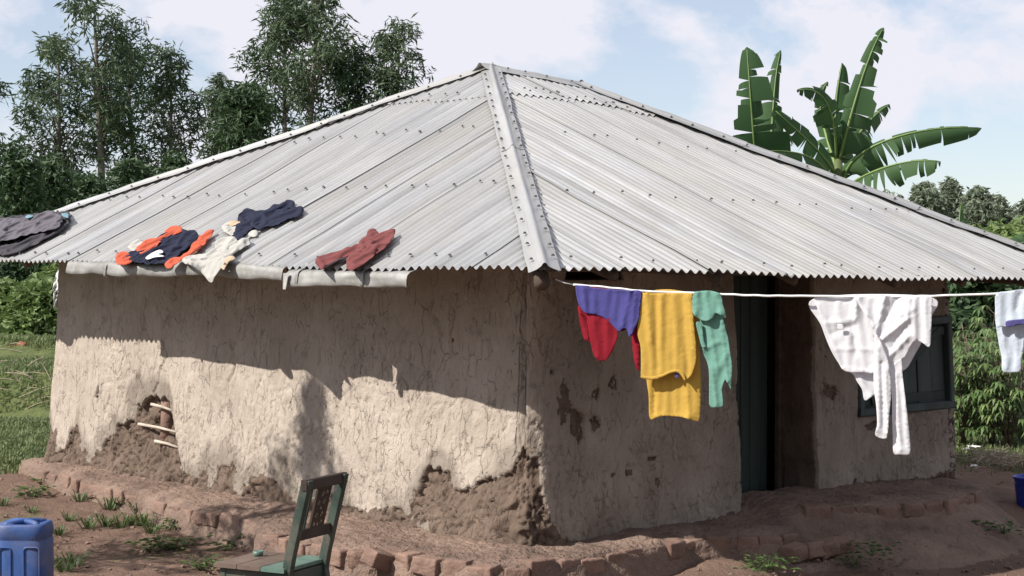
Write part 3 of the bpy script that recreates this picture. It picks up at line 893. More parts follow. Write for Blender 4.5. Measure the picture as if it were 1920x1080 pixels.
# ---- window shutter
wu0, wu1, wz0, wz1 = WIN
def wp(u, z, out): return C + u * R + z * UP - out * L
b = MB()
b.beam(wp(wu0 + 0.03, wz0, 0.02 - 0.05 * wz0), wp(wu0 + 0.03, wz1, 0.02 - 0.05 * wz1), 0.06, 0.06, up=L)
WD = b.build('window_shutter', MAT['green_wood'], HOUSE)
for (a0, a1, z0, z1) in ((wu0, wu1, wz1 - 0.03, wz1 - 0.03), (wu0, wu1, wz0 + 0.025, wz0 + 0.025), (wu1 - 0.03, wu1 - 0.03, wz0 + 0.05, wz1 - 0.06)):
    b = MB(); b.beam(wp(a0, z0, 0.025 - 0.05 * z0), wp(a1, z1, 0.025 - 0.05 * z1), 0.055, 0.06, up=L if a0 == a1 else UP)
    b.build('frame_bar', MAT['green_wood'], WD)
nb = 6; bw = (wu1 - wu0 - 0.12) / nb
for k in range(nb):
    u = wu0 + 0.06 + bw * (k + 0.5); b = MB(); dz = random.uniform(-0.004, 0.004)
    b.beam(wp(u, wz0 + 0.055, -0.035 + dz), wp(u, wz1 - 0.06, -0.07 + dz), bw - 0.006, 0.022, up=L)
    b.build('board', MAT['green_wood'], WD)
b = MB(); b.beam(wp(wu0 + 0.16, wz0 + 0.10, -0.015), wp(wu1 - 0.12, wz1 - 0.1, -0.04), 0.07, 0.03, up=L); b.build('brace', MAT['door_wood'], WD)
for z_ in (wz0 + 0.1, wz1 - 0.11):
    b = MB(); b.beam(wp(wu0 + 0.08, z_, -0.018 - 0.02 * z_), wp(wu1 - 0.08, z_, -0.018 - 0.02 * z_), 0.028, 0.07); b.build('ledge', MAT['door_wood'], WD)

# ---- plinth with its brick edging
EDGE = [(40, 862, -.03), (74, 872, -.03), (178, 901, -.03), (281, 927, -.03), (370, 952, -.03), (430, 962, -.03), (497, 974, -.03), (487, 996, -.03), (560, 1013, -.03), (611, 1021, -.03), (658, 1028, -.03), (738, 1032, -.03), (768, 1041, -.03), (855, 1050, -.03), (917, 1057, -.03), (975, 1056, -.03), (1037, 1048, -.03), (1092, 1041, -.03), (1161, 1033, -.03), (1230, 1018, -.02), (1285, 1007, -.02), (1365, 1004, -.02), (1452, 1000, -.02), (1492, 990, -.02), (1502, 950, .08), (1600, 946, .08), (1700, 941, .075), (1773, 936, .07), (1826, 922, .05), (1850, 905, .03)]
EW = np.array([atz(*e) for e in EDGE])
def inner_of(p):
    a = np.dot(p - C, R); b_ = np.dot(p - C, L)
    a2 = min(max(a, 0.12), WA - 0.1); b2 = min(max(b_, 0.12), WB - 0.1)
    if a2 > 0.12 and b2 <= 0.12: b2 = 0.12
    return C + a2 * R + b2 * L + UP * p[2]
seg = np.linalg.norm(np.diff(EW, axis=0), axis=1); cum = np.concatenate([[0], np.cumsum(seg)])
TT = np.arange(0, cum[-1], 0.03)
def edge_at(t): return np.array([np.interp(t, cum, EW[:, k]) for k in range(3)])
EP = np.array([edge_at(t) for t in TT])
prof_t = [0, .12, .25, .4, .55, .7, .82, .92, 1.0]
P = np.zeros((len(TT), len(prof_t) + 5, 3))
for i, p in enumerate(EP):
    q = inner_of(p); q[2] = p[2] + 0.045
    for j, t in enumerate(prof_t):
        r_ = q + (p - q) * t
        r_[2] = q[2] + (p[2] - q[2]) * t + 0.026 * float(fbm(np.array(r_[0] * 4), np.array(r_[1] * 4), 85, 4)) + 0.016 * float(fbm(np.array(r_[0] * 17), np.array(r_[1] * 17), 86, 3)) - (0.012 if t > 0.95 else 0)
        P[i, j] = r_
    o_ = p - q; o_[2] = 0; o_ /= np.linalg.norm(o_) + 1e-6
    sk0 = np.array([(0.018, -0.03), (0.03, -0.07), (0.045, -0.13), (0.09, -0.22), (0.22, -0.42)]); sk1 = np.array([(0.02, -0.03), (0.05, -0.09), (0.16, -0.15), (0.42, -0.26), (0.85, -0.46)])
    kk = float(sstep(1.3, 1.9, p[0]))
    for j, (dx, dz) in enumerate(sk0 * (1 - kk) + sk1 * kk):
        nn = float(fbm(np.array(TT[i] * 5), np.array(j * 0.7), 87, 4))
        r_ = p + o_ * (dx + 0.035 * nn); r_[2] = p[2] + dz + 0.02 * nn
        P[i, len(prof_t) + j] = r_
b = MB(); b.grid(P)
PL = b.build('plinth', MAT['plinth'], HOUSE, True)
def brick_mesh(seed, lx=0.2, ly=0.11, lz=0.10, rough=0.009, rnd=0.012):
    rg = np.random.default_rng(seed)
    bm = bmesh.new()
    bmesh.ops.create_cube(bm, size=1)
    for v in bm.verts:
        v.co.x *= lx; v.co.y *= ly; v.co.z *= lz
    bmesh.ops.bevel(bm, geom=bm.edges[:], offset=rnd, segments=2, affect='EDGES', profile=0.6)
    bmesh.ops.subdivide_edges(bm, edges=[e for e in bm.edges if e.calc_length() > 0.05], cuts=2, use_grid_fill=True)
    off = rg.uniform(0, 50)
    for v in bm.verts:
        n = float(fbm(np.array(v.co.x * 14 + off), np.array(v.co.y * 14 + v.co.z * 17), 93, 3))
        v.co += v.co.normalized() * n * rough * 2.2
        v.co.x += float(rg.uniform(-.2, .2)) * rough; v.co.z += float(rg.uniform(-.2, .2)) * rough
    me = bpy.data.meshes.new('brick'); bm.to_mesh(me); bm.free()
    for p in me.polygons: p.use_smooth = True
    me.materials.append(MAT['brick'])
    return me
BR = [brick_mesh(s) for s in range(8)]
def arc_of(x):   # arc length of the edge point at photo column x (monotone parts)
    xs = [e[0] for e in EDGE]
    for k in range(len(xs) - 1):
        if xs[k] <= x <= xs[k + 1]: return cum[k] + (x - xs[k]) / (xs[k + 1] - xs[k]) * seg[k]
brick_runs = [(76, 365, 0.24, 0.5), (372, 490, 0.125, 1.0), (500, 1160, 0.175, 1.0), (1166, 1480, 0.17, 1.0), (1504, 1830, 0.185, 1.0)]
nbk = 0
for (x0, x1, st_, expo) in brick_runs:
    t = arc_of(x0) + st_ / 2; t1 = arc_of(x1)
    while t < t1:
        w_ = st_ * random.uniform(0.8, 1.2)
        p = edge_at(t); tg = edge_at(t + 0.05) - edge_at(t - 0.05)
        ang = math.atan2(tg[1], tg[0])
        o_ = np.array([tg[1], -tg[0], 0]); o_ /= np.linalg.norm(o_)
        o = put('brick', random.choice(BR), None, PL)
        pp = p + o_ * (random.uniform(-0.022, 0.012) - 0.012) - HOUSE.location
        o.location = (pp[0], pp[1], p[2] - 0.052 + random.uniform(-0.02, 0.006) - (0.018 if expo < 1 else 0))
        o.rotation_euler = (random.uniform(-.10, .10), random.uniform(-.08, .08), ang + random.uniform(-.16, .16))
        o.scale = (w_ / 0.2 * random.uniform(0.86, 0.97), 1.0, random.uniform(0.9, 1.1))
        t += w_; nbk += 1
# one brick pushed out of line and a lower course before the door
def free_brick(x, y, z, rot, sc=(1, 1, 1)):
    o = put('brick', random.choice(BR), None, PL); p = atz(x, y, z) - HOUSE.location
    o.location = (p[0], p[1], z); o.rotation_euler = rot; o.scale = sc
free_brick(716, 1050, -0.08, (0.25, 0.3, 0.75), (1.0, 1.1, 1.0))
for k, x in enumerate((1490, 1520, 1548, 1575)):
    free_brick(x, 1036 - k * 4, -0.13, (random.uniform(-.2, .2), random.uniform(-.2, .2), 0.75 + random.uniform(-.3, .3)), (0.75, 1.1, 1.0))

# ------------------------------------------------------------------ cloth helper
def catmull(P, n=6):
    P = np.array(P, float); out = []
    m = len(P)
    for i in range(m):
        p0, p1, p2, p3 = P[i - 1], P[i], P[(i + 1) % m], P[(i + 2) % m]
        for k in range(n):
            t = k / n
            out.append(0.5 * ((2 * p1) + (-p0 + p2) * t + (2 * p0 - 5 * p1 + 4 * p2 - p3) * t * t + (-p0 + 3 * p1 - 3 * p2 + p3) * t ** 3))
    return np.array(out)
def inpoly(X, Y, P):
    ins = np.zeros(X.shape, bool); m = len(P)
    for i in range(m):
        x0, y0 = P[i]; x1, y1 = P[(i + 1) % m]
        if y0 == y1: continue
        c_ = ((y0 > Y) != (y1 > Y)) & (X < (x1 - x0) * (Y - y0) / (y1 - y0) + x0)
        ins ^= c_
    return ins
def bdist(X, Y, P):
    d = np.full(X.shape, 1e9)
    for i in range(len(P)):
        a = P[i]; b_ = P[(i + 1) % len(P)]; ab = b_ - a
        t = np.clip(((X - a[0]) * ab[0] + (Y - a[1]) * ab[1]) / (ab @ ab + 1e-12), 0, 1)
        d = np.minimum(d, np.hypot(X - a[0] - t * ab[0], Y - a[1] - t * ab[1]))
    return d
RIDGE = 1.0
def relax(V2, Fs, h, nb, stretch, ang, floor, iters=110, grav=0.00012, bend=0.5):
    """let surplus cloth buckle into folds: springs longer than the layout, outline held, resting on a floor or hanging"""
    tri = np.array(Fs)
    E_ = np.concatenate([tri[:, [0, 1]], tri[:, [1, 2]], tri[:, [2, 0]]]); opp = np.concatenate([tri[:, 2], tri[:, 0], tri[:, 1]])
    E_.sort(axis=1)
    key = E_[:, 0].astype(np.int64) * len(V2) + E_[:, 1]
    o_ = np.argsort(key, kind='stable'); key = key[o_]; E_ = E_[o_]; opp = opp[o_]
    first = np.concatenate([[True], key[1:] != key[:-1]])
    ed = E_[first]
    dup = np.where(~first)[0]
    bd_ = np.stack([opp[dup - 1], opp[dup]], -1)
    ca, sa = math.cos(ang), math.sin(ang)
    q = np.stack([(V2[:, 0] * ca + V2[:, 1] * sa) * stretch[0], (-V2[:, 0] * sa + V2[:, 1] * ca) * stretch[1]], -1)
    def rl(e): return np.linalg.norm(q[e[:, 0]] - q[e[:, 1]], axis=1)
    I = np.concatenate([ed[:, 0], bd_[:, 0]]); J = np.concatenate([ed[:, 1], bd_[:, 1]])
    r = np.concatenate([rl(ed), rl(bd_)]); k = np.concatenate([np.full(len(ed), 1.0), np.full(len(bd_), bend)])
    n = len(V2)
    cnt = np.bincount(I, k, n) + np.bincount(J, k, n) + 1e-6
    X = np.stack([V2[:, 0], V2[:, 1], h], -1); X0 = X.copy(); Xp = X.copy()
    bm = np.arange(n) < nb
    for it in range(iters):
        vel = (X - Xp) * 0.9; Xp = X.copy(); X = X + vel
        X[:, 2] -= grav if floor else X[:, 2] * 0.004
        for _ in range(3):
            d = X[J] - X[I]; l = np.linalg.norm(d, axis=1) + 1e-9
            c = ((l - r) / l * k)[:, None] * d
            for a in range(3):
                X[:, a] += 0.75 * (np.bincount(I, c[:, a], n) - np.bincount(J, c[:, a], n)) / cnt
            X[bm, :2] += 0.55 * (X0[bm, :2] - X[bm, :2])
        if floor:
            low = X[:, 2] < 0
            X[low, 2] = 0; X[low, :2] = Xp[low, :2] + 0.8 * (X[low, :2] - Xp[low, :2])
            X[bm, 2] *= 0.97
        else:
            X[bm, 2] += 0.06 * (X0[bm, 2] - X[bm, 2])
    nbz = np.bincount(ed[:, 0], X[ed[:, 1], 2], n) + np.bincount(ed[:, 1], X[ed[:, 0], 2], n)
    X[:, 2] = 0.6 * X[:, 2] + 0.4 * nbz / np.maximum(1, np.bincount(ed[:, 0], None, n) + np.bincount(ed[:, 1], None, n))
    return X
def cloth(name, outline, plane, mat, parent, ridges=(), off=0.0, res=0.017, amp=0.006, nsc=9, seed=0, edge=None, smooth_n=5, thick=0.003, vert=0.0, vlam=0.12, hard=False, curl=0.0, sag=None, aniso=(1, 1), st=None, ang=0.0):
    """cloth panel: outline and fold lines measured in the photograph, on the plane it hangs in;
    ridges = (x0,y0,x1,y1,height,width) fold lines, vert = hanging folds growing downwards"""
    P0, n = plane
    n = n / np.linalg.norm(n)
    if edge is None and res > 0.012: res = 0.0135
    e1 = np.cross(UP, n); e1 /= np.linalg.norm(e1)
    if e1[0] < 0: e1 = -e1
    e2 = np.cross(n, e1)
    if e2[2] < 0: e2 = -e2
    def to2(x, y):
        p = onplane(x, y, P0, n) - P0
        return np.array([p @ e1, p @ e2])
    O = np.array([to2(*q) for q in outline])
    B = O if hard else catmull(O, smooth_n)
    if hard:
        bb = []
        for i in range(len(O)):
            a, c_ = O[i], O[(i + 1) % len(O)]
            m = max(1, int(np.linalg.norm(c_ - a) / (res * 1.5)))
            bb += [a + (c_ - a) * k / m for k in range(m)]
        B = np.array(bb)
    B = B + 0.0 * np.stack([vnoise(B[:, 0] * 40, B[:, 1] * 40, seed + 1), vnoise(B[:, 0] * 40, B[:, 1] * 40, seed + 2)], -1)
    x0, y0 = B.min(0); x1, y1 = B.max(0)
    X, Y = np.meshgrid(np.arange(x0, x1, res), np.arange(y0, y1, res), indexing='ij')
    X = X + np.where(np.arange(X.shape[1]) % 2, res * 0.5, 0)[None, :]
    X = X.ravel(); Y = Y.ravel()
    k = inpoly(X, Y, B); X, Y = X[k], Y[k]
    d = bdist(X, Y, B); k = d > res * 0.55; X, Y = X[k], Y[k]
    pts = [Vector(p) for p in B] + [Vector((a, b_)) for a, b_ in zip(X, Y)]
    r = geometry.delaunay_2d_cdt(pts, [], [list(range(len(B)))], 1, 1e-6)
    V2 = np.array([tuple(v) for v in r[0]]); Fs = [tuple(f) for f in r[2]]
    x, y = V2[:, 0], V2[:, 1]
    bd = bdist(x, y, B)
    if edge is None: amp = amp * 0.42; aniso = (1.5, 0.5)
    else: amp = amp * 0.75
    h = amp * 2 * fbm(x * nsc * aniso[0] + seed, y * nsc * aniso[1] + seed, 101 + seed, 3)
    wx = x + 0.02 * fbm(x * 12, y * 12, 7 + seed, 2); wy = y + 0.02 * fbm(x * 12, y * 12, 9 + seed, 2)
    rn = 1 - 4 * np.abs(vnoise(wx * nsc * 1.3 * aniso[0] + 3 * seed, wy * nsc * 1.3 * aniso[1], 131 + seed))
    rn2 = 1 - 4 * np.abs(vnoise(wx * nsc * 3.1 * aniso[0] + 5 * seed, wy * nsc * 2.6 * aniso[1], 141 + seed))
    h = h * 0.7 + amp * 0.8 * rn + amp * 0.2 * rn2
    rf_ = np.zeros_like(x)
    for rd in ridges:
        a = to2(rd[0], rd[1]); b_ = to2(rd[2], rd[3]); ab = b_ - a
        tt = ((x - a[0]) * ab[0] + (y - a[1]) * ab[1]) / (ab @ ab)
        t = np.clip(tt, 0, 1)
        dd_ = np.hypot(x - a[0] - t * ab[0], y - a[1] - t * ab[1])
        rf_ = rf_ + rd[4] * np.exp(-dd_ / (0.7 * rd[5]))
    h = h + RIDGE * rf_
    if vert:
        v = (y1 - y) / (y1 - y0)
        ph = 2 * math.pi * x / vlam + 2.2 * fbm(x * 3, y * 1.5, 151 + seed, 2) + seed
        h = h + vert * (0.15 + v) * (np.sin(ph) + 0.4 * np.sin(2.3 * ph + 1.1))
    if edge is not None:              # lies on a surface: falls to it at the rim
        h = np.maximum(0.9 * h + edge[1] * 0.3, 0) * (0.2 + 0.8 * np.clip(bd / 0.03, 0, 1)) + 0.004 * (1 + vnoise(x * 60, y * 60, seed))
    if curl and False: h = h + curl * np.exp(-(bd / 0.012) ** 2)
    if max(x1 - x0, y1 - y0) > 0.07:
        X3 = relax(V2, Fs, h, len(B), st or ((1.20, 1.15) if edge is not None else (1.03, 0.995)), ang, edge is not None)
        x, y, h = X3[:, 0], X3[:, 1], X3[:, 2]
        if edge is None:
            crm = 0.0007 if mat in (MAT['c_white'], MAT['c_green'], MAT['c_denim']) else 0.0008
            h = h + (1.0 if crm < 0.0008 and mat is MAT['c_white'] else 0.65) * rf_ + crm * (1 - 4 * np.abs(vnoise(wx * 26, wy * 18, 191 + seed))) + crm * 0.5 * (1 - 4 * np.abs(vnoise(wx * 47 + wy * 20, wy * 41, 193 + seed)))
    h = h + off
    P = P0 + x[:, None] * e1 + y[:, None] * e2 + h[:, None] * n
    o = mk(name, P, Fs, mat, parent, True)
    md = o.modifiers.new('smooth', 'SUBSURF'); md.levels = 1; md.render_levels = 1
    md = o.modifiers.new('thickness', 'SOLIDIFY'); md.thickness = thick; md.offset = -1
    return o

# ------------------------------------------------------------------ clothes drying on the roof
ra = plan(0.0, 1.0); ra[2] = zleft(0.0, 1.0)
rb = plan(0.0, 7.0); rb[2] = zleft(0.0, 7.0)
rc = plan(1.5, 4.0); rc[2] = zleft(1.5, 4.0)
rn_ = np.cross(rb - ra, rc - ra); rn_ /= np.linalg.norm(rn_)
if rn_[2] < 0: rn_ = -rn_
def roofplane(lift): return (ra + rn_ * (0.026 + 0.38 * lift), rn_)
MAT['c_grey'] = mat_cloth('grey_violet_fabric', (0.125, 0.115, 0.135), 0.05)
MAT['c_greyd'] = mat_cloth('dark_grey_fabric', (0.065, 0.062, 0.072), 0.05)
MAT['c_cyan'] = mat_cloth('pale_blue_fabric', (0.17, 0.28, 0.34), 0.1)
MAT['c_navy'] = mat_cloth('navy_fabric', (0.022, 0.025, 0.045), 0.03)
MAT['c_orange'] = mat_cloth('orange_fabric', (0.50, 0.105, 0.06), 0.1)
MAT['c_cream'] = mat_cloth('cream_fabric', (0.42, 0.41, 0.385), 0.12)
MAT['c_tan'] = mat_cloth('tan_fabric', (0.48, 0.36, 0.26), 0.1)
MAT['c_white'] = mat_cloth('white_cotton', (0.80, 0.80, 0.83), 0.35, 0.05)
MAT['c_maroon'] = mat_cloth('maroon_fabric', (0.16, 0.055, 0.055), 0.05)
MAT['c_blue'] = mat_cloth('blue_knit', (0.088, 0.083, 0.28), 0.22)
MAT['c_red'] = mat_cloth('red_knit', (0.27, 0.017, 0.03), 0.22)
MAT['c_yellow'] = mat_cloth('yellow_knit', (0.60, 0.39, 0.085), 0.25, 0.06)
MAT['c_green'] = mat_cloth('mint_green_cotton', (0.19, 0.39, 0.32), 0.25)
MAT['c_denim'] = mat_cloth('washed_denim', (0.58, 0.64, 0.72), 0.2)
MAT['c_indigo'] = mat_cloth('indigo_stripe', (0.10, 0.09, 0.26), 0.2)

def roof_garment(name, label, cat, cx, cy, group=None):
    p = onplane(cx, cy, ra, rn_)
    return thing(name, label, cat, tuple(map(float, p)), group)
g = roof_garment('shirt', 'dark grey violet shirt drying on the roof at the far left eave', 'shirt', 50, 445)
cloth('back_panel', [(-60, 455), (-20, 415), (30, 408), (70, 404), (110, 400), (132, 402), (126, 425), (105, 440), (80, 452), (60, 462), (40, 472), (10, 480), (-10, 478), (-60, 490)], roofplane(0.012), MAT['c_greyd'], g,
      [(0, 470, 60, 452, 0.03, 0.025), (10, 474, 90, 440, 0.02, 0.02)], amp=0.014, nsc=10, seed=3, edge=(0.05, 0.02), aniso=(0.6, 1.6))
cloth('front_panel', [(-60, 450), (-10, 418), (20, 412), (60, 408), (92, 398), (108, 402), (118, 412), (112, 425), (96, 432), (75, 436), (55, 440), (30, 448), (5, 454), (-60, 468)], roofplane(0.13), MAT['c_grey'], g,
      [(0, 450, 65, 426, 0.03, 0.02), (25, 430, 90, 412, 0.03, 0.03), (10, 445, 14, 420, 0.02, 0.03), (70, 418, 100, 410, 0.025, 0.02)], amp=0.014, nsc=8, seed=5, edge=(0.05, 0.03), aniso=(0.6, 1.6))
cloth('collar', [(48, 406), (57, 404), (63, 405), (58, 408), (50, 410)], roofplane(0.2), MAT['c_cyan'], g, amp=0.005, seed=6, edge=(0.03, 0.01))
cloth('lining', [(116, 402), (128, 402), (128, 408), (120, 408)], roofplane(0.16), MAT['c_cyan'], g, amp=0.005, seed=7, edge=(0.02, 0.01))

g = roof_garment('jacket', 'navy jacket with orange sleeves spread on the roof above the gutter', 'jacket', 310, 470)
cloth('body', [(238, 478), (262, 470), (285, 462), (300, 445), (325, 436), (358, 434), (372, 440), (368, 455), (345, 470), (328, 484), (310, 495), (280, 497), (255, 494), (240, 488)], roofplane(0.03), MAT['c_navy'], g,
      [(255, 485, 330, 470, 0.03, 0.025), (300, 455, 350, 445, 0.03, 0.03), (320, 480, 340, 450, 0.03, 0.02)], amp=0.018, nsc=10, seed=11, edge=(0.06, 0.03))
cloth('sleeve', [(258, 466), (276, 452), (300, 444), (318, 430), (334, 426), (344, 433), (328, 441), (308, 448), (296, 460), (276, 474), (262, 478)], roofplane(0.06), MAT['c_orange'], g,
      [(265, 470, 335, 430, 0.03, 0.025), (280, 470, 300, 450, 0.02, 0.015)], amp=0.014, nsc=13, seed=12, edge=(0.05, 0.03))
cloth('sleeve', [(310, 494), (330, 486), (350, 474), (366, 456), (378, 442), (392, 434), (402, 432), (398, 440), (384, 458), (370, 472), (352, 484), (334, 492), (322, 502), (312, 503)], roofplane(0.06), MAT['c_orange'], g,
      [(318, 497, 392, 438, 0.045, 0.035), (330, 490, 360, 480, 0.02, 0.012)], amp=0.012, nsc=13, seed=13, edge=(0.05, 0.03))
cloth('hem', [(217, 488), (222, 475), (236, 474), (246, 482), (250, 490), (236, 497), (222, 497)], roofplane(0.04), MAT['c_orange'], g, [(222, 492, 245, 480, 0.02, 0.02)], amp=0.012, nsc=14, seed=14, edge=(0.04, 0.03))
cloth('lining', [(240, 466), (252, 454), (268, 452), (275, 456), (262, 464), (250, 472)], roofplane(0.03), MAT['c_cream'], g, amp=0.012, seed=15, edge=(0.04, 0.03))
cloth('chest_print', [(273, 483), (285, 474), (300, 468), (306, 473), (296, 476), (308, 480), (290, 482), (278, 486)], roofplane(0.13), MAT['c_white'], g, amp=0.006, seed=16, edge=(0.02, 0.006), thick=0.002, st=(1.02, 1.02))

g = roof_garment('trousers', 'crumpled off white garment sliding over the gutter below navy bundle', 'garment', 420, 480)
cloth('upper_panel', [(405, 470), (408, 452), (425, 448), (440, 446), (446, 456), (432, 466), (418, 474)], roofplane(0.05), MAT['c_cream'], g, [(410, 465, 442, 452, 0.03, 0.02)], amp=0.02, nsc=12, seed=21, edge=(0.04, 0.04))
cloth('lower_panel', [(342, 490), (356, 482), (385, 476), (402, 468), (420, 470), (438, 458), (460, 448), (470, 456), (452, 468), (436, 480), (424, 492), (400, 498), (370, 498), (352, 497)], roofplane(0.05), MAT['c_cream'], g,
      [(350, 492, 400, 480, 0.03, 0.02), (400, 485, 440, 465, 0.04, 0.02), (420, 488, 462, 455, 0.03, 0.02)], amp=0.022, nsc=12, seed=22, edge=(0.05, 0.04))
gp = plan(-0.16, 3.3); gp[2] = 1.6
cloth('hanging_leg', [(354, 494), (372, 489), (400, 488), (420, 490), (412, 505), (404, 520), (398, 531), (388, 520), (374, 508), (360, 499)], (gp, R + 0.35 * UP * -1), MAT['c_cream'], g,
      [(375, 495, 396, 525, -0.03, 0.025), (395, 492, 400, 520, -0.025, 0.015)], amp=0.012, nsc=13, seed=23, off=0.0)
cloth('waistband', [(414, 500), (420, 488), (436, 482), (442, 486), (428, 494), (420, 506)], roofplane(0.06), MAT['c_tan'], g, amp=0.01, seed=24, edge=(0.02, 0.02))

g = roof_garment('trousers', 'navy trousers laid on the roof, topmost of the drying clothes', 'trousers', 500, 412)
cloth('leg', [(438, 440), (444, 425), (450, 404), (462, 394), (490, 396), (515, 386), (540, 381), (553, 381), (550, 390), (535, 394), (520, 402), (500, 412), (480, 424), (465, 436), (452, 449), (441, 449)], roofplane(0.03), MAT['c_navy'], g,
      [(450, 430, 545, 384, 0.04, 0.03), (455, 410, 500, 400, 0.03, 0.02)], amp=0.02, nsc=11, seed=31, edge=(0.05, 0.04))
cloth('leg', [(470, 424), (490, 410), (515, 398), (545, 392), (568, 391), (569, 400), (558, 408), (538, 412), (520, 422), (500, 426), (485, 432)], roofplane(0.03), MAT['c_navy'], g,
      [(480, 424, 562, 396, 0.04, 0.025), (500, 424, 530, 412, 0.03, 0.018)], amp=0.02, nsc=11, seed=32, edge=(0.05, 0.035))
g = roof_garment('vest', 'small cream and tan garment tucked beside the navy trousers on the roof', 'garment', 430, 428)
cloth('front_panel', [(416, 430), (420, 422), (434, 418), (446, 420), (444, 432), (438, 442), (426, 440)], roofplane(0.02), MAT['c_cream'], g, [(420, 432, 444, 424, 0.03, 0.015)], amp=0.016, nsc=14, seed=41, edge=(0.03, 0.03))
cloth('pocket', [(424, 422), (436, 416), (450, 416), (450, 422), (434, 424)], roofplane(0.05), MAT['c_tan'], g, amp=0.01, nsc=14, seed=42, edge=(0.03, 0.02))
cloth('hem', [(466, 440), (474, 434), (484, 434), (482, 442), (472, 445)], roofplane(0.02), MAT['c_cream'], g, amp=0.01, nsc=14, seed=43, edge=(0.03, 0.02))

g = roof_garment('trousers', 'faded maroon trousers drying on the roof near its front corner', 'trousers', 670, 470)
cloth('waist', [(672, 462), (684, 448), (694, 432), (704, 431), (712, 438), (730, 434), (741, 430), (740, 442), (730, 456), (718, 468), (704, 478), (690, 480), (678, 474)], roofplane(0.035), MAT['c_maroon'], g,
      [(690, 470, 735, 436, 0.04, 0.02), (684, 462, 705, 435, 0.035, 0.018), (696, 476, 725, 452, 0.03, 0.012)], amp=0.02, nsc=13, seed=51, edge=(0.045, 0.045))
cloth('leg', [(592, 492), (610, 480), (640, 470), (665, 462), (686, 462), (684, 472), (660, 478), (635, 486), (612, 498), (602, 505)], roofplane(0.04), MAT['c_maroon'], g,
      [(604, 494, 680, 464, 0.045, 0.03)], amp=0.014, nsc=11, seed=52, edge=(0.05, 0.03))
cloth('leg', [(650, 500), (652, 486), (668, 474), (690, 468), (708, 466), (702, 480), (688, 490), (676, 500), (662, 507), (654, 507)], roofplane(0.045), MAT['c_maroon'], g,
      [(658, 500, 700, 472, 0.045, 0.025), (670, 498, 690, 482, 0.025, 0.012)], amp=0.016, nsc=12, seed=53, edge=(0.05, 0.03))

# ------------------------------------------------------------------ washing line
LP = [(1042, 524, 9.22), (1075, 534, 9.18), (1200, 545, 9.06), (1350, 552, 8.92), (1530, 556, 8.75), (1745, 556, 8.57), (1870, 550, 8.48), (2000, 543, 8.38), (2140, 534, 8.27)]
lw = np.array([atd(*p) for p in LP])
wline = thing('washing_line', 'white rope washing line tied below the roof corner, strung across the front', 'rope', tuple(map(float, lw[1])))
b = MB(); b.tube([lw[0], (lw[0] + lw[1]) / 2 - 0.004 * UP, lw[1]], 0.0028, 5); b.build('tie_wire', MAT['wire'], wline, True)
pts = []
seg_t = np.linspace(0, 1, 160)
cl_ = np.concatenate([[0], np.cumsum(np.linalg.norm(np.diff(lw[1:], axis=0), axis=1))])
for t in seg_t:
    p = np.array([np.interp(t * cl_[-1], cl_, lw[1:, k]) for k in range(3)])
    p[2] += 0.0012 * math.sin(t * 150) * (0.5 + 0.5 * math.sin(t * 23)) + 0.002 * math.sin(t * 31)
    pts.append(p)
b = MB(); b.tube(pts, 0.006, 6); b.build('rope', MAT['rope'], wline, True)
ldir = lw[-1] - lw[1]; ldir[2] = 0; ldir /= np.linalg.norm(ldir)
lnrm = np.array([ldir[1], -ldir[0], 0])              # towards the camera
def lineplane(off): return (lw[3] + lnrm * off, lnrm)
post = thing('line_post', 'rough wooden post holding the washing line outside the yard corner', 'post', (float(lw[-1][0]), float(lw[-1][1]), float(hground(lw[-1][0], lw[-1][1])) - 0.1))
b = MB(); b.tube([np.array(post.location), np.array(post.location) + [0.01, 0, 1.0], np.array(post.location) + [0.0, 0.02, 2.15]], [0.05, 0.045, 0.04], 9); b.build('pole', MAT['pole'], post, True)
def line_garment(name, label, cat, x):
    p = onplane(x, 553, lw[3], lnrm)
    return thing(name, label, cat, tuple(map(float, p)))
# blue and red pullover
g = line_garment('pullover', 'blue and red pullover hanging first on the washing line', 'pullover', 1140)
cloth('back_panel', [(1081, 537), (1100, 537), (1150, 543), (1202, 549), (1200, 580), (1190, 600), (1170, 620), (1150, 622), (1130, 640), (1112, 642), (1100, 638), (1094, 620), (1086, 575)], lineplane(-0.035), MAT['c_red'], g, amp=0.006, nsc=6, seed=61, vert=0.01, vlam=0.1)
cloth('sleeve', [(1084, 572), (1092, 588), (1100, 594), (1104, 615), (1105, 636), (1096, 636), (1089, 610)], lineplane(-0.005), MAT['c_red'], g, [(1090, 580, 1101, 632, 0.02, 0.015)], amp=0.004, nsc=14, seed=62)
cloth('sleeve', [(1184, 610), (1192, 600), (1199, 590), (1200, 640), (1199, 690), (1194, 692), (1188, 668), (1185, 640)], lineplane(0.0), MAT['c_red'], g, [(1190, 620, 1196, 680, 0.02, 0.012)], amp=0.004, nsc=14, seed=63)
cloth('chest', [(1100, 585), (1112, 590), (1130, 592), (1150, 602), (1158, 612), (1158, 630), (1152, 650), (1145, 664), (1136, 675), (1124, 676), (1114, 666), (1107, 640), (1102, 610)], lineplane(0.018), MAT['c_red'], g,
      [(1115, 600, 1122, 668, 0.018, 0.018), (1138, 600, 1138, 660, 0.016, 0.015), (1127, 600, 1130, 665, -0.012, 0.012)], amp=0.005, nsc=9, seed=64, curl=-0.006)
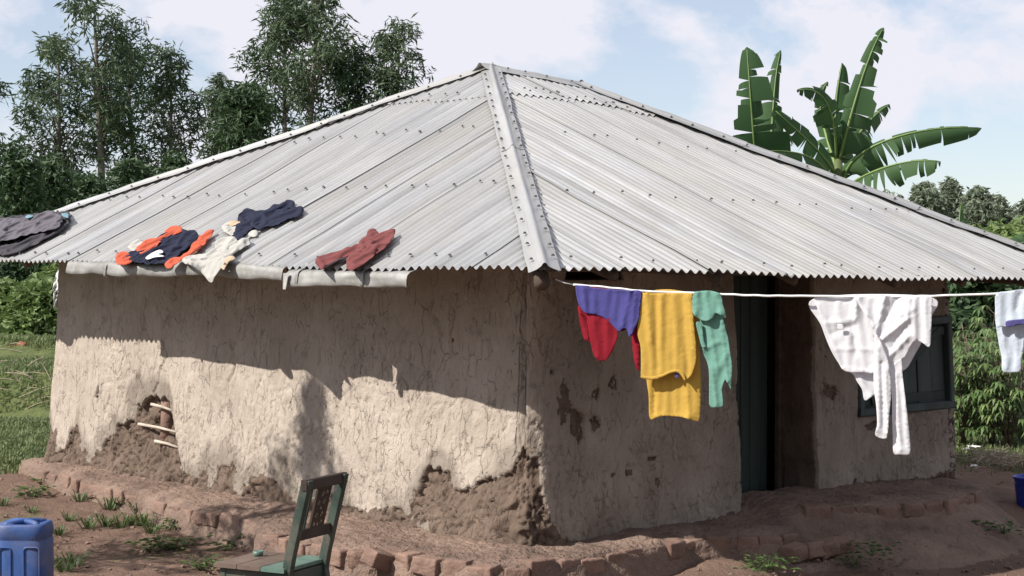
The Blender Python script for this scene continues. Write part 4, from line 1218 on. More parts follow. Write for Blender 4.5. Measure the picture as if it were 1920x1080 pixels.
cloth('yoke', [(1079, 537), (1084, 535), (1105, 536), (1106, 539), (1150, 543), (1183, 545), (1190, 544), (1203, 547), (1201, 570), (1197, 600), (1188, 622), (1180, 632), (1176, 618), (1170, 616), (1160, 621), (1150, 612), (1136, 598), (1118, 590), (1102, 588), (1092, 582), (1083, 565)], lineplane(0.028), MAT['c_blue'], g,
      [(1092, 540, 1100, 582, 0.014, 0.012), (1182, 546, 1168, 612, 0.018, 0.014), (1194, 550, 1184, 625, 0.02, 0.013), (1110, 545, 1150, 605, -0.010, 0.02), (1105, 537, 1185, 545, 0.006, 0.008)], amp=0.005, nsc=8, seed=65, curl=-0.006)
# yellow sweater
g = line_garment('sweater', 'mustard yellow sweater folded over the line beside the blue pullover', 'sweater', 1255)
cloth('back_panel', [(1206, 556), (1305, 556), (1311, 640), (1314, 720), (1313, 770), (1310, 789), (1303, 789), (1280, 782), (1240, 780), (1219, 785), (1216, 740), (1211, 700)], lineplane(-0.022), MAT['c_yellow'], g,
      [(1226, 700, 1226, 780, -0.018, 0.012), (1288, 700, 1292, 785, 0.022, 0.018), (1216, 778, 1310, 782, 0.004, 0.006)], amp=0.004, nsc=5, seed=71, vert=0.005, vlam=0.16)
cloth('front_panel', [(1202, 552), (1208, 549), (1218, 548), (1221, 551), (1260, 549), (1296, 550), (1299, 553), (1301, 600), (1306, 660), (1302, 690), (1294, 706), (1285, 712), (1280, 702), (1272, 696), (1258, 697), (1240, 705), (1222, 709), (1203, 706), (1202, 690), (1201, 650), (1195, 625), (1198, 590)], lineplane(0.022), MAT['c_yellow'], g,
      [(1212, 552, 1222, 640, 0.016, 0.016), (1240, 552, 1238, 650, 0.010, 0.016), (1262, 555, 1270, 680, 0.007, 0.02), (1292, 555, 1300, 660, 0.018, 0.014), (1280, 560, 1290, 700, -0.01, 0.016), (1228, 560, 1232, 690, -0.010, 0.012)], amp=0.004, nsc=6, seed=72, curl=-0.005)
cloth('hem_band', [(1203, 704), (1222, 706), (1240, 702), (1258, 694), (1272, 693), (1281, 699), (1285, 709), (1283, 713), (1272, 699), (1258, 700), (1240, 708), (1222, 712), (1203, 709)], lineplane(0.029), MAT['c_yellow'], g, amp=0.002, seed=73)
cloth('care_label', [(1264, 696), (1273, 696), (1272, 709), (1266, 710)], lineplane(0.02), MAT['c_indigo'], g, amp=0.002, seed=74, hard=True, res=0.01)
# mint green garment
g = line_garment('shirt', 'crumpled mint green shirt hanging between yellow sweater and doorway', 'shirt', 1335)
cloth('lower_body', [(1312, 600), (1330, 595), (1352, 590), (1362, 620), (1368, 650), (1373, 690), (1371, 728), (1366, 720), (1360, 712), (1354, 730), (1356, 760), (1340, 764), (1330, 760), (1330, 730), (1329, 690), (1320, 665), (1318, 650), (1314, 640)], lineplane(0.0), MAT['c_green'], g,
      [(1330, 600, 1345, 690, 0.025, 0.014), (1352, 600, 1366, 715, 0.022, 0.012), (1336, 690, 1344, 758, 0.025, 0.016), (1320, 655, 1350, 640, 0.018, 0.01), (1345, 700, 1365, 660, 0.018, 0.01)], amp=0.012, nsc=13, seed=81)
cloth('folded_top', [(1300, 551), (1312, 546), (1330, 545), (1345, 548), (1352, 552), (1356, 570), (1361, 588), (1360, 596), (1350, 590), (1342, 588), (1336, 598), (1322, 602), (1308, 596), (1299, 585)], lineplane(0.03), MAT['c_green'], g,
      [(1308, 550, 1305, 590, 0.018, 0.012), (1325, 550, 1330, 595, 0.02, 0.014), (1345, 552, 1353, 588, 0.02, 0.012), (1316, 550, 1318, 594, -0.014, 0.010)], amp=0.008, nsc=13, seed=82, curl=-0.006)
cloth('cuff', [(1305, 606), (1312, 604), (1316, 612), (1320, 640), (1324, 650), (1316, 651), (1310, 630)], lineplane(0.018), MAT['c_green'], g, amp=0.008, nsc=15, seed=83)
# white shirt
g = line_garment('shirt', 'large white long sleeved shirt hanging before the window shutter', 'shirt', 1640)
cloth('back_panel', [(1528, 558), (1744, 556), (1742, 600), (1728, 640), (1716, 662), (1700, 690), (1680, 700), (1668, 705), (1655, 735), (1640, 740), (1622, 751), (1617, 730), (1608, 716), (1600, 702), (1580, 690), (1560, 660), (1540, 610)], lineplane(-0.035), MAT['c_white'], g,
      [(1720, 640, 1690, 690, -0.02, 0.02), (1610, 700, 1635, 745, 0.02, 0.02)], amp=0.008, nsc=7, seed=91, vert=0.008, vlam=0.15)
cloth('tail', [(1527, 556), (1540, 557), (1580, 559), (1606, 557), (1640, 556), (1642, 600), (1640, 640), (1640, 696), (1620, 698), (1595, 698), (1582, 694), (1572, 680), (1560, 650), (1545, 612), (1534, 582)], lineplane(0.0), MAT['c_white'], g,
      [(1534, 570, 1576, 680, 0.010, 0.010), (1550, 606, 1600, 602, 0.010, 0.012), (1594, 606, 1606, 660, -0.016, 0.016), (1606, 558, 1604, 600, 0.02, 0.014), (1560, 655, 1636, 655, 0.006, 0.012), (1570, 690, 1636, 697, 0.006, 0.01), (1560, 625, 1600, 610, -0.012, 0.018)], amp=0.007, nsc=9, seed=92)
cloth('pocket_tab', [(1569, 607), (1582, 608), (1581, 619), (1576, 617), (1571, 619)], lineplane(0.022), MAT['c_white'], g, amp=0.002, seed=93, hard=True, res=0.01)
cloth('front_panel', [(1604, 557), (1620, 556), (1650, 557), (1663, 554), (1690, 557), (1744, 554), (1747, 580), (1746, 620), (1743, 650), (1730, 643), (1718, 638), (1708, 648), (1700, 665), (1690, 676), (1676, 686), (1668, 690), (1662, 665), (1648, 655), (1640, 630), (1634, 600), (1616, 580)], lineplane(0.018), MAT['c_white'], g,
      [(1610, 558, 1644, 625, 0.022, 0.016), (1660, 556, 1645, 625, 0.022, 0.014), (1680, 560, 1660, 600, -0.014, 0.018), (1706, 560, 1700, 600, 0.020, 0.012), (1735, 558, 1738, 640, 0.010, 0.014), (1650, 640, 1706, 596, 0.028, 0.014), (1660, 676, 1704, 630, 0.022, 0.014), (1716, 560, 1716, 632, 0.012, 0.010), (1690, 590, 1712, 580, 0.014, 0.010), (1675, 650, 1700, 600, -0.016, 0.014)], amp=0.007, nsc=9, seed=94)
cloth('sleeve', [(1640, 628), (1648, 634), (1656, 650), (1666, 680), (1670, 710), (1671, 740), (1668, 775), (1666, 800), (1664, 815), (1662, 822), (1652, 822), (1641, 815), (1645, 795), (1643, 760), (1639, 730), (1638, 690)], lineplane(0.05), MAT['c_white'], g,
      [(1646, 650, 1650, 800, 0.018, 0.014), (1660, 690, 1664, 800, 0.02, 0.011), (1654, 680, 1657, 800, -0.018, 0.009), (1642, 806, 1664, 812, 0.008, 0.01)], amp=0.004, nsc=10, seed=95)
cloth('sleeve', [(1668, 690), (1676, 682), (1690, 674), (1692, 700), (1697, 740), (1702, 780), (1706, 820), (1707, 848), (1700, 853), (1688, 852), (1676, 850), (1674, 820), (1673, 780), (1672, 740)], lineplane(0.02), MAT['c_white'], g,
      [(1680, 700, 1688, 845, 0.018, 0.014), (1674, 780, 1694, 840, 0.012, 0.009), (1694, 720, 1702, 845, 0.014, 0.01), (1675, 845, 1706, 846, 0.006, 0.008)], amp=0.004, nsc=9, seed=96)
# pale jeans at the right
g = line_garment('jeans', 'pale washed denim jeans at the right end of the line', 'jeans', 1900)
cloth('folded_waist', [(1868, 551), (1890, 546), (1915, 543), (1945, 542), (1965, 546), (1962, 580), (1958, 610), (1930, 606), (1900, 612), (1880, 612), (1868, 612), (1866, 580)], lineplane(0.03), MAT['c_denim'], g,
      [(1876, 555, 1874, 610, 0.014, 0.012), (1915, 550, 1905, 580, -0.016, 0.016), (1890, 600, 1920, 598, 0.01, 0.01)], amp=0.008, nsc=11, seed=97)
cloth('leg', [(1868, 600), (1885, 604), (1918, 600), (1920, 640), (1916, 670), (1914, 694), (1900, 698), (1880, 696), (1878, 670), (1872, 640)], lineplane(0.0), MAT['c_denim'], g,
      [(1880, 610, 1888, 690, 0.016, 0.014), (1908, 610, 1906, 690, 0.016, 0.014), (1895, 650, 1900, 660, -0.012, 0.012)], amp=0.007, nsc=11, seed=98)
cloth('leg', [(1926, 600), (1956, 600), (1960, 650), (1956, 692), (1934, 694), (1930, 650)], lineplane(-0.01), MAT['c_denim'], g, [(1940, 610, 1944, 690, 0.016, 0.014)], amp=0.007, nsc=11, seed=99)
cloth('dark_stripe', [(1886, 603), (1900, 600), (1930, 598), (1930, 606), (1905, 610), (1888, 613)], lineplane(0.045), MAT['c_indigo'], g, amp=0.004, nsc=11, seed=100)

# ------------------------------------------------------------------ chair
def chair():
    seatz = 0.14
    zg = -0.31
    nr = atz(540, 1071, seatz); fl = atz(409, 1050, seatz)       # near rear corner, near front corner of the seat
    fwd = np.array([-0.89, 0.456, 0.0]); dep = 0.44; fwd /= np.linalg.norm(fwd)
    sid = np.array([-fwd[1], fwd[0], 0]); 
    if sid[1] < 0: sid = -sid
    wd = 0.37
    t = thing('wooden_chair', 'old green painted wooden chair with a carved back slat facing left', 'chair', (float(nr[0]), float(nr[1]), zg))
    def P(f, s, z): return nr + fwd * f + sid * s + UP * (z - seatz)
    lean = 0.105
    top = 0.60
    # rear legs rise into the back posts
    for s in (0.02, wd - 0.02):
        b = MB(); b.tube
        pts = [P(0.0 - 0.06, s, zg), P(0.02, s, seatz - 0.04), P(0.0, s, seatz + 0.06), P(-lean, s, top)]
        for a, c in zip(pts[:-1], pts[1:]): b.beam(a, c, 0.032, 0.05, up=fwd)
        V = []
        w2 = 0.020
        prof_ = [(-w2, -0.025), (w2, -0.025), (w2, 0.025), (-w2, 0.025)]
        for q in pts:
            for (aa, cc) in prof_: V.append(q + sid * aa + fwd * cc)
        Fs = [(i * 4 + k, i * 4 + (k + 1) % 4, i * 4 + 4 + (k + 1) % 4, i * 4 + 4 + k) for i in range(3) for k in range(4)] + [(3, 2, 1, 0), (12, 13, 14, 15)]
        o = mk('back_post', V, Fs, MAT['chair_wood'], t)
        bv = o.modifiers.new('bevel', 'BEVEL'); bv.width = 0.004; bv.segments = 2
    for s in (0.025, wd - 0.025):
        b = MB(); b.beam(P(dep - 0.03, s, zg), P(dep - 0.03, s, seatz - 0.02), 0.04, 0.04, up=fwd); b.build('leg', MAT['chair_wood'], t)
    # seat boards
    nb_ = 3
    for k in range(nb_):
        f0 = 0.012 + k * (dep - 0.0) / nb_
        b = MB(); f1_ = f0 + dep / nb_ - 0.004
        b.beam(P((f0 + f1_) / 2, -0.02, seatz), P((f0 + f1_) / 2, wd + 0.02, seatz), f1_ - f0, 0.022)
        b.build('seat_board', MAT['seat_green'] if k == 0 else MAT['seat_wood'], t)
    for s in (0.022, wd - 0.022):
        b = MB(); b.beam(P(0.02, s, seatz - 0.05), P(dep - 0.04, s, seatz - 0.05), 0.022, 0.065); b.build('apron', MAT['chair_wood'], t)
    for f in (0.02, dep - 0.03):
        b = MB(); b.beam(P(f, 0.03, seatz - 0.05), P(f, wd - 0.03, seatz - 0.05), 0.022, 0.065); b.build('apron', MAT['chair_wood'], t)
    for s in (0.022, wd - 0.022):
        b = MB(); b.beam(P(0.0, s, -0.12), P(dep - 0.04, s, -0.12), 0.022, 0.03); b.build('stretcher', MAT['chair_wood'], t)
    def back(z): return -lean * (z - seatz - 0.06) / (top - seatz - 0.06)
    b = MB(); z = top - 0.022; b.beam(P(back(z), -0.005, z), P(back(z), wd + 0.005, z), 0.034, 0.055); b.build('top_rail', MAT['chair_dark'], t)
    z = seatz + 0.175; b = MB(); b.beam(P(back(z), 0.03, z), P(back(z), wd - 0.03, z), 0.026, 0.055); b.build('lower_rail', MAT['chair_dark'], t)
    # carved splat with slits: real openings
    z0, z1 = seatz + 0.20, top - 0.045
    s0, s1 = wd * 0.36, wd * 0.70
    nu_, nv_ = 17, 40
    hole = np.zeros((nu_ - 1, nv_ - 1), bool)
    for (cu, cv, ln, sl) in ((0.25, 0.12, 4, 0.2), (0.5, 0.10, 4, -0.3), (0.75, 0.14, 4, 0.2), (0.3, 0.35, 5, 0.5), (0.68, 0.33, 5, 0.4), (0.5, 0.5, 3, 0.2), (0.28, 0.64, 4, 0.4), (0.7, 0.66, 5, 0.5), (0.45, 0.84, 5, 0.5), (0.75, 0.88, 4, 0.2)):
        for q in range(ln):
            iu = int(cu * (nu_ - 2) + sl * (q - ln / 2)); iv = int(cv * (nv_ - 2) + q - ln / 2)
            if 1 <= iu < nu_ - 3 and 1 <= iv < nv_ - 2: hole[iu, iv] = True; hole[iu + 1, iv] = True
    V = []; Fs = []
    for i in range(nu_):
        for j in range(nv_):
            s = s0 + (s1 - s0) * i / (nu_ - 1); z = z0 + (z1 - z0) * j / (nv_ - 1)
            V.append(P(back(z), s, z))
    Fs = [(i * nv_ + j, (i + 1) * nv_ + j, (i + 1) * nv_ + j + 1, i * nv_ + j + 1) for i in range(nu_ - 1) for j in range(nv_ - 1) if not hole[i, j]]
    o = mk('splat', V, Fs, MAT['chair_dark'], t)
    sd = o.modifiers.new('thickness', 'SOLIDIFY'); sd.thickness = 0.012; sd.offset = 0
    s = wd * 0.20; z0b = seatz + 0.19
    b = MB(); b.beam(P(back(z0b), s, z0b), P(back(z1), s, z1), 0.012, 0.022, up=fwd); b.build('slat', MAT['chair_wood'], t)
    return t, P, seatz, dep, wd, fwd
CH, CP, CSZ, CDEP, CWD, CFWD = chair()
def lathe(prof, n, cx, cy):
    V = []; Fs = []
    for (r, z) in prof:
        for k in range(n): V.append((cx + r * math.cos(2 * math.pi * k / n), cy + r * math.sin(2 * math.pi * k / n), z))
    for i in range(len(prof) - 1):
        for k in range(n): Fs.append((i * n + k, i * n + (k + 1) % n, (i + 1) * n + (k + 1) % n, (i + 1) * n + k))
    return V, Fs
p = atz(484, 1042, CSZ + 0.012)
V, Fs = lathe([(0.0001, 0.153), (0.022, 0.153), (0.026, 0.158), (0.028, 0.178), (0.025, 0.178), (0.022, 0.162), (0.0001, 0.160)], 20, p[0], p[1])
tag(mk('jar_lid', V, Fs, MAT['seat_green'], None, True), 'small round green lid lying upturned on the chair seat', 'lid')
# pale yellow basin under the chair
bz = -0.305
p = CP(CDEP + 0.02, 0.52, bz)
V, Fs = lathe([(0.0001, 0), (0.12, 0), (0.125, 0.01), (0.155, 0.26), (0.166, 0.262), (0.168, 0.272), (0.155, 0.276), (0.147, 0.266), (0.118, 0.02), (0.0001, 0.02)], 28, 0, 0)
V = np.array(V) + [p[0], p[1], bz]
tag(mk('basin', V, Fs, MAT['yellow_plastic'], None, True), 'pale yellow plastic basin partly seen behind the chair legs', 'basin')

# ------------------------------------------------------------------ jerrycan
def jerrycan():
    ctr = atd(47, 1000, 10.05)
    zb = ctr[2] - 0 ; ztopc = atd(47, 978, 10.05)[2]
    Hh = 0.44; z0 = ztopc - Hh
    cx, cy = ctr[0], ctr[1]
    t = thing('jerrycan', 'blue plastic jerrycan standing in the left foreground', 'jerrycan', (float(cx), float(cy), float(z0)))
    W2, D2 = 0.148, 0.135
    def ring(z, w, d, e=4.5, n=56):
        out = []
        for k in range(n):
            a = 2 * math.pi * k / n; c, s_ = math.cos(a), math.sin(a)
            r = (abs(c) ** e + abs(s_) ** e) ** (-1 / e)
            out.append((cx + w * r * c, cy + d * r * s_, z))
        return out
    V = []; Fs = []; n = 56
    prof_ = [(0.0, 0.90), (0.01, 0.97), (0.03, 1.0), (0.10, 1.0), (0.335, 1.0), (0.345, 0.965), (0.352, 0.965), (0.362, 1.0), (0.40, 1.0), (0.425, 0.975), (0.436, 0.93), (0.44, 0.86), (0.432, 0.60), (0.425, 0.3), (0.425, 0.001)]
    for (z, k) in prof_: V += ring(z0 + z, W2 * k, D2 * k)
    V = np.array(V)
    # moulded recess panels on the faces
    for i, v in enumerate(V):
        zz = v[2] - z0; lx = (v[0] - cx) / W2; ly = (v[1] - cy) / D2
        if 0.05 < zz < 0.33 and abs(lx) < 0.16: v[1] -= 0
    for i in range(len(prof_) - 1):
        for k in range(n): Fs.append((i * n + k, i * n + (k + 1) % n, (i + 1) * n + (k + 1) % n, (i + 1) * n + k))
    Fs.append(tuple(range(n - 1, -1, -1)))
    body = mk('body', V, Fs, MAT['blue_plastic'], t, True)
    # raised panel outlines on the front face
    fy = cy - D2 * 1.0 - 0.001
    for (xa, xb) in ((-0.125, -0.045), (0.03, 0.12)):
        pts = []
        corners = [(xa, 0.05), (xb, 0.05), (xb, 0.31), (xa, 0.31)]
        r = 0.018
        for (qx, qz), a0 in zip([(xb - r, 0.05 + r), (xb - r, 0.31 - r), (xa + r, 0.31 - r), (xa + r, 0.05 + r)], (-90, 0, 90, 180)):
            for q in range(5):
                a = math.radians(a0 + 22.5 * q); pts.append((cx + qx + r * math.cos(a), fy, z0 + qz + r * math.sin(a)))
        pts.append(pts[0])
        b = MB(); b.tube(pts, 0.0055, 6, cap=False); b.build('moulded_rib', MAT['blue_plastic'], body, True)
    # cross shaped handle on top
    b = MB()
    for (dx, dy) in ((1, 0.9), (1, -0.9)):
        a = np.array([cx, cy, 0]); v = np.array([dx * 0.10, dy * 0.085, 0])
        b2 = MB(); pts = []
        for q in np.linspace(-1, 1, 11):
            pts.append(a + v * q + UP * (z0 + 0.425 + 0.018 * math.cos(q * math.pi / 2) ** 0.5 if abs(q) < 1 else z0 + 0.425))
        b2.tube(pts, 0.017, 8); b2.build('handle', MAT['blue_plastic'], t, True)
    V, Fs = lathe([(0.0001, 0.44), (0.026, 0.44), (0.03, 0.436), (0.031, 0.415), (0.036, 0.412)], 20, cx - 0.075, cy - 0.05)
    V = np.array(V) + [0, 0, z0]
    mk('cap', V, Fs, MAT['blue_plastic'], t, True)
    return t
jerrycan()
# blue bucket at the right edge
p = atz(1934, 950, -0.12)
V, Fs = lathe([(0.0001, 0), (0.095, 0), (0.10, 0.008), (0.128, 0.24), (0.137, 0.242), (0.139, 0.254), (0.128, 0.258), (0.12, 0.246), (0.092, 0.015), (0.0001, 0.012)], 28, 0, 0)
V = np.array(V) + [p[0], p[1], -0.15]
tb = thing('bucket', 'deep blue plastic bucket at the right edge of the yard', 'bucket', (float(p[0]), float(p[1]), -0.15))
mk('body', V, Fs, MAT['blue_bucket'], tb, True)
b = MB(); b.tube([np.array([p[0], p[1], 0.095]) + np.array([0.135 * math.cos(a), 0.02 * math.sin(a) - 0.06 * math.sin(a), -0.09 * abs(math.sin(a))]) for a in np.linspace(0, math.pi, 14)], 0.003, 5); b.build('handle', MAT['wire'], tb, True)

# ------------------------------------------------------------------ vegetation
def leaf_cloud(name, centres, radii, counts, size, mat, parent, rng, droop=0.6, aspect=0.28, squash=0.8, shell=0.35):
    """many small leaf blades gathered in clumps"""
    C_ = []
    for c, r, n in zip(centres, radii, counts):
        d = rng.normal(size=(n, 3)); d /= np.linalg.norm(d, axis=1)[:, None]
        rr = r * rng.uniform(shell, 1, n) ** 0.6
        p = d * rr[:, None]; p[:, 2] *= squash
        C_.append(c + p)
    P = np.concatenate(C_); n = len(P)
    ax = rng.normal(size=(n, 3)); ax[:, 2] = ax[:, 2] * 0.6 - droop; ax /= np.linalg.norm(ax, axis=1)[:, None]
    rf = rng.normal(size=(n, 3)); sd = np.cross(ax, rf); sd /= np.linalg.norm(sd, axis=1)[:, None]
    ln = size * rng.uniform(0.6, 1.3, n)[:, None]; wd = ln * aspect
    bn = np.cross(sd, ax)
    V = np.stack([P, P + ax * ln * 0.5 + sd * wd * 0.5, P + ax * ln + bn * ln * 0.1, P + ax * ln * 0.5 - sd * wd * 0.5], 1).reshape(-1, 3)
    Fq = np.arange(n * 4, dtype=np.int32).reshape(-1, 4)
    o = mk(name, V, Fq, mat, parent)
    a = o.data.attributes.new('tone', 'FLOAT', 'POINT')
    cl = np.concatenate([np.full(k, rng.uniform(0, 0.6)) for k in counts])
    tn = np.clip(cl + rng.uniform(0, 0.4, n), 0, 1)
    a.data.foreach_set('value', np.repeat(tn, 4).astype(np.float32))
    return o
def tree(name, label, x, D, ytop, ybot, hw, profile, nclump, nleaf, leaf, mat, seed, group=None, trunk_r=0.11, xtop=None, crad=0.55, droop=0.7, aspect=0.27, cat='tree', limbs=True, squash=0.9):
    """tree measured from the photo: column x at distance D, crown from ytop to ybot, half width hw (photo px)"""
    rng = np.random.default_rng(seed)
    base = atd(x, 490, D); zg = float(hground(base[0], base[1]))
    px = D / F
    ztop = CAMH + (490 - ytop) * px; zbot = CAMH + (490 - ybot) * px
    xt = (xtop if xtop is not None else x)
    topx = (xt - 960) * px
    t = thing(name, label, cat, (float(base[0]), float(base[1]), zg - 0.05), group)
    Ht = ztop - zg
    tr = []
    wob = rng.normal(size=2) * 0.12
    for q in np.linspace(0, 1, 12):
        tr.append(np.array([base[0] + (topx - base[0]) * q + wob[0] * math.sin(q * 5) * 0.6, base[1] + wob[1] * math.sin(q * 4), zg - 0.05 + Ht * 0.97 * q]))
    tr = np.array(tr)
    b = MB(); b.tube(tr, [trunk_r * (1 - 0.86 * q) + 0.008 for q in np.linspace(0, 1, 12)], 8)
    def trunk_at(z):
        q = (z - zg) / (Ht * 0.97); q = min(max(q, 0), 1) * 11; i = min(int(q), 10); return tr[i] + (tr[i + 1] - tr[i]) * (q - i)
    cs = []; rs = []; ns = []
    pr = np.array(profile)
    if limbs and name == 'eucalyptus_tree':
        nclump = int(nclump * 0.58); nleaf = int(nleaf * 0.74); crad = crad * 0.92; leaf = leaf * 1.15; aspect = 0.2; squash = 0.7
    elif name in ('broadleaf_tree', 'bushy_tree'): nleaf = int(nleaf * 0.5)
    for k in range(nclump):
        f = (k + rng.uniform(0, 1)) / nclump
        f = f ** 0.85
        z = zbot + (ztop - zbot) * f
        w_ = np.interp(f, pr[:, 0], pr[:, 1]) * hw * px
        a = rng.uniform(0, 2 * math.pi); rr = w_ * math.sqrt(rng.uniform(0.02, 1.0)) * 0.92
        c0 = trunk_at(z)
        r = crad * rng.uniform(0.6, 1.25) * (0.55 + 0.45 * np.interp(f, pr[:, 0], pr[:, 1]))
        c = np.array([c0[0] + rr * math.cos(a), c0[1] + rr * math.sin(a), z - 0.25 * r])
        cs.append(c); rs.append(r); ns.append(max(12, int(nleaf * rng.uniform(0.5, 1.3) * (r / crad) ** 2)))
        if limbs:
            st = trunk_at(max(z - rr * rng.uniform(0.7, 1.5) - 0.15, zg + 0.3))
            mid = (st + c) / 2 + np.array([0, 0, 0.08 * rr]) + rng.normal(size=3) * 0.05
            r0 = min(0.028, trunk_r * (0.08 + 0.14 * rr / (hw * px + 0.01)))
            b.tube([st, mid, c], [r0, r0 * 0.7, r0 * 0.3], 5, cap=False)
    b.build('trunk', MAT['bark'], t, True)
    leaf_cloud('crown', cs, rs, ns, leaf, mat, t, rng, droop, aspect, squash)
    return t
OV = [(0, 0.35), (0.2, 0.8), (0.5, 1.0), (0.75, 0.85), (0.92, 0.45), (1, 0.1)]
TALL = [(0, 0.3), (0.25, 0.6), (0.55, 0.95), (0.8, 1.0), (0.93, 0.65), (1, 0.2)]
CON = [(0, 1.0), (0.3, 0.85), (0.6, 0.55), (0.85, 0.28), (1, 0.04)]
GE = 'eucalyptus trees behind the house'
tree('eucalyptus_tree', 'tallest pale trunked eucalyptus standing above the left roof slope', 192, 48, -6, 300, 92, TALL, 62, 200, 0.24, MAT['euc'], 1, GE, 0.15, xtop=182, crad=0.62)
tree('eucalyptus_tree', 'leafy eucalyptus just left of the tallest pale trunk', 112, 50, 72, 370, 78, OV, 62, 220, 0.24, MAT['euc'], 2, GE, 0.12, crad=0.62)
tree('eucalyptus_tree', 'eucalyptus with thin dark stem just right of the pale trunk', 250, 51, 62, 345, 62, TALL, 46, 210, 0.24, MAT['euc_dark'], 3, GE, 0.10, crad=0.6)
tree('eucalyptus_tree', 'slender open eucalyptus at the right of the left hand clump', 325, 49, 84, 335, 56, OV, 46, 170, 0.23, MAT['euc'], 4, GE, 0.09, xtop=318, crad=0.5)
tree('eucalyptus_tree', 'small thin eucalyptus standing alone in the gap of sky', 405, 55, 136, 292, 33, OV, 46, 190, 0.22, MAT['euc'], 5, GE, 0.07, crad=0.42)
tree('broadleaf_tree', 'dense round dark tree between the thin eucalyptus and the tall pair', 468, 46, 158, 295, 58, [(0, 0.9), (0.4, 1), (0.75, 0.75), (1, 0.2)], 44, 300, 0.22, MAT['euc_dark'], 6, None, 0.09, crad=0.5)
tree('eucalyptus_tree', 'tall eucalyptus, left one of the high pair behind the roof', 534, 52, -20, 262, 70, TALL, 52, 210, 0.24, MAT['euc_dark'], 7, GE, 0.13, crad=0.62)
tree('eucalyptus_tree', 'tall eucalyptus with forked limbs, right one of the high pair', 585, 50, -30, 230, 84, TALL, 64, 220, 0.24, MAT['euc'], 8, GE, 0.17, crad=0.64)
tree('eucalyptus_tree', 'dark narrow eucalyptus wedged between the tall pair and the round one', 668, 50, 82, 225, 40, OV, 34, 240, 0.23, MAT['euc_dark'], 9, GE, 0.08, crad=0.52)
tree('eucalyptus_tree', 'rounded eucalyptus nearest the roof peak', 743, 50, 36, 215, 58, [(0, 0.8), (0.35, 1), (0.7, 0.85), (0.92, 0.5), (1, 0.1)], 50, 200, 0.24, MAT['euc'], 10, GE, 0.10, crad=0.55)
tree('eucalyptus_tree', 'eucalyptus only just entering the picture at the left edge', -48, 47, 40, 330, 52, OV, 40, 180, 0.24, MAT['euc'], 11, GE, 0.11, crad=0.5)
for k, (x, yt, yb, hw, lab) in enumerate(((25, 272, 470, 56, 'dark bushy tree low at the left edge behind the roof'), (100, 300, 480, 56, 'dark bushy tree below the leafy eucalyptus at left'), (160, 330, 440, 44, 'dark bushy tree at the foot of the pale trunk'),
                                          (248, 308, 420, 34, 'dark bushy tree right of the pale trunk, above the roof edge'), (338, 296, 400, 26, 'low bushy tree at the foot of the slender eucalyptus'), (-30, 300, 500, 60, 'dark bushy tree cut by the left edge of the picture'))):
    tree('bushy_tree', lab, x, 41 + 1.3 * k, yt, yb, hw, [(0, 0.95), (0.5, 1), (0.8, 0.7), (1, 0.25)], 40, 260, 0.2, MAT['euc_dark'], 20 + k, 'bushy trees behind the house', 0.07, crad=0.5, droop=0.3, aspect=0.4)
# trees on the right, far off
GF = 'far trees right of the house'
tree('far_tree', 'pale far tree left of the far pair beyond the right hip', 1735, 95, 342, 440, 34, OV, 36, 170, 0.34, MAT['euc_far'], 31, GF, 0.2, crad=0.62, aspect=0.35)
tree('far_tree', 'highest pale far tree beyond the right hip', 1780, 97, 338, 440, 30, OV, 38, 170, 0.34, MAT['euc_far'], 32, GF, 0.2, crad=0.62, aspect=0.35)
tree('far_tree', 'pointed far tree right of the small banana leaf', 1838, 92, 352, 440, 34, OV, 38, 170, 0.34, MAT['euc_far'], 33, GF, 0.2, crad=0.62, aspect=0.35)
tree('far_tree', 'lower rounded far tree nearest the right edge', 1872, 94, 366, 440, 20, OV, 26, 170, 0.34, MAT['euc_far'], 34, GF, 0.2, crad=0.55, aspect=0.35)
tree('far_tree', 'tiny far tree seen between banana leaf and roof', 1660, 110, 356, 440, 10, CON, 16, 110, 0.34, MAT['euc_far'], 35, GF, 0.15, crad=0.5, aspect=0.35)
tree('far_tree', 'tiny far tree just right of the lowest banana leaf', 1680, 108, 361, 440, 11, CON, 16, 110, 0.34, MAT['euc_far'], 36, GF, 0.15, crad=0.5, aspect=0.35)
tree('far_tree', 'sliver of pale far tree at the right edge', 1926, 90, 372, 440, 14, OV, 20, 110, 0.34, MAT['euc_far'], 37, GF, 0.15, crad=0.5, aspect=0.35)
def bush(name, label, x, D, ytop, hw, nclump, nleaf, leaf, mat, seed, group=None, crad=0.3, droop=0.1, aspect=0.4, cat='shrub'):
    rng = np.random.default_rng(seed)
    base = atd(x, 490, D); zg = float(hground(base[0], base[1])); px = D / F
    ztop = CAMH + (490 - ytop) * px; w_ = hw * px
    t = thing(name, label, cat, (float(base[0]), float(base[1]), zg), group)
    cs = []; rs = []; ns = []; b = MB()
    for k in range(nclump):
        f = (k + 0.5) / nclump; a = rng.uniform(0, 2 * math.pi); rr = w_ * math.sqrt(rng.uniform(0, 1)) * math.sqrt(max(0.05, 1 - (f * 0.95) ** 2))
        c = np.array([base[0] + rr * math.cos(a), base[1] + rr * math.sin(a), zg + (ztop - zg) * (0.12 + 0.86 * f) - crad * 0.4])
        cs.append(c); rs.append(crad * rng.uniform(0.7, 1.3)); ns.append(int(nleaf * rng.uniform(0.6, 1.3)))
        st = np.array([base[0] + rr * 0.25 * math.cos(a), base[1] + rr * 0.25 * math.sin(a), zg - 0.05])
        b.tube([st, (st + c) / 2 + rng.normal(size=3) * 0.04, c], [0.022, 0.015, 0.006], 5, cap=False)
    b.build('stem', MAT['pole'], t, True)
    leaf_cloud('foliage', cs, rs, ns, leaf, mat, t, rng, droop, aspect, 0.85, 0.2)
    return t
GB = 'bushes on the terrace left of the house'
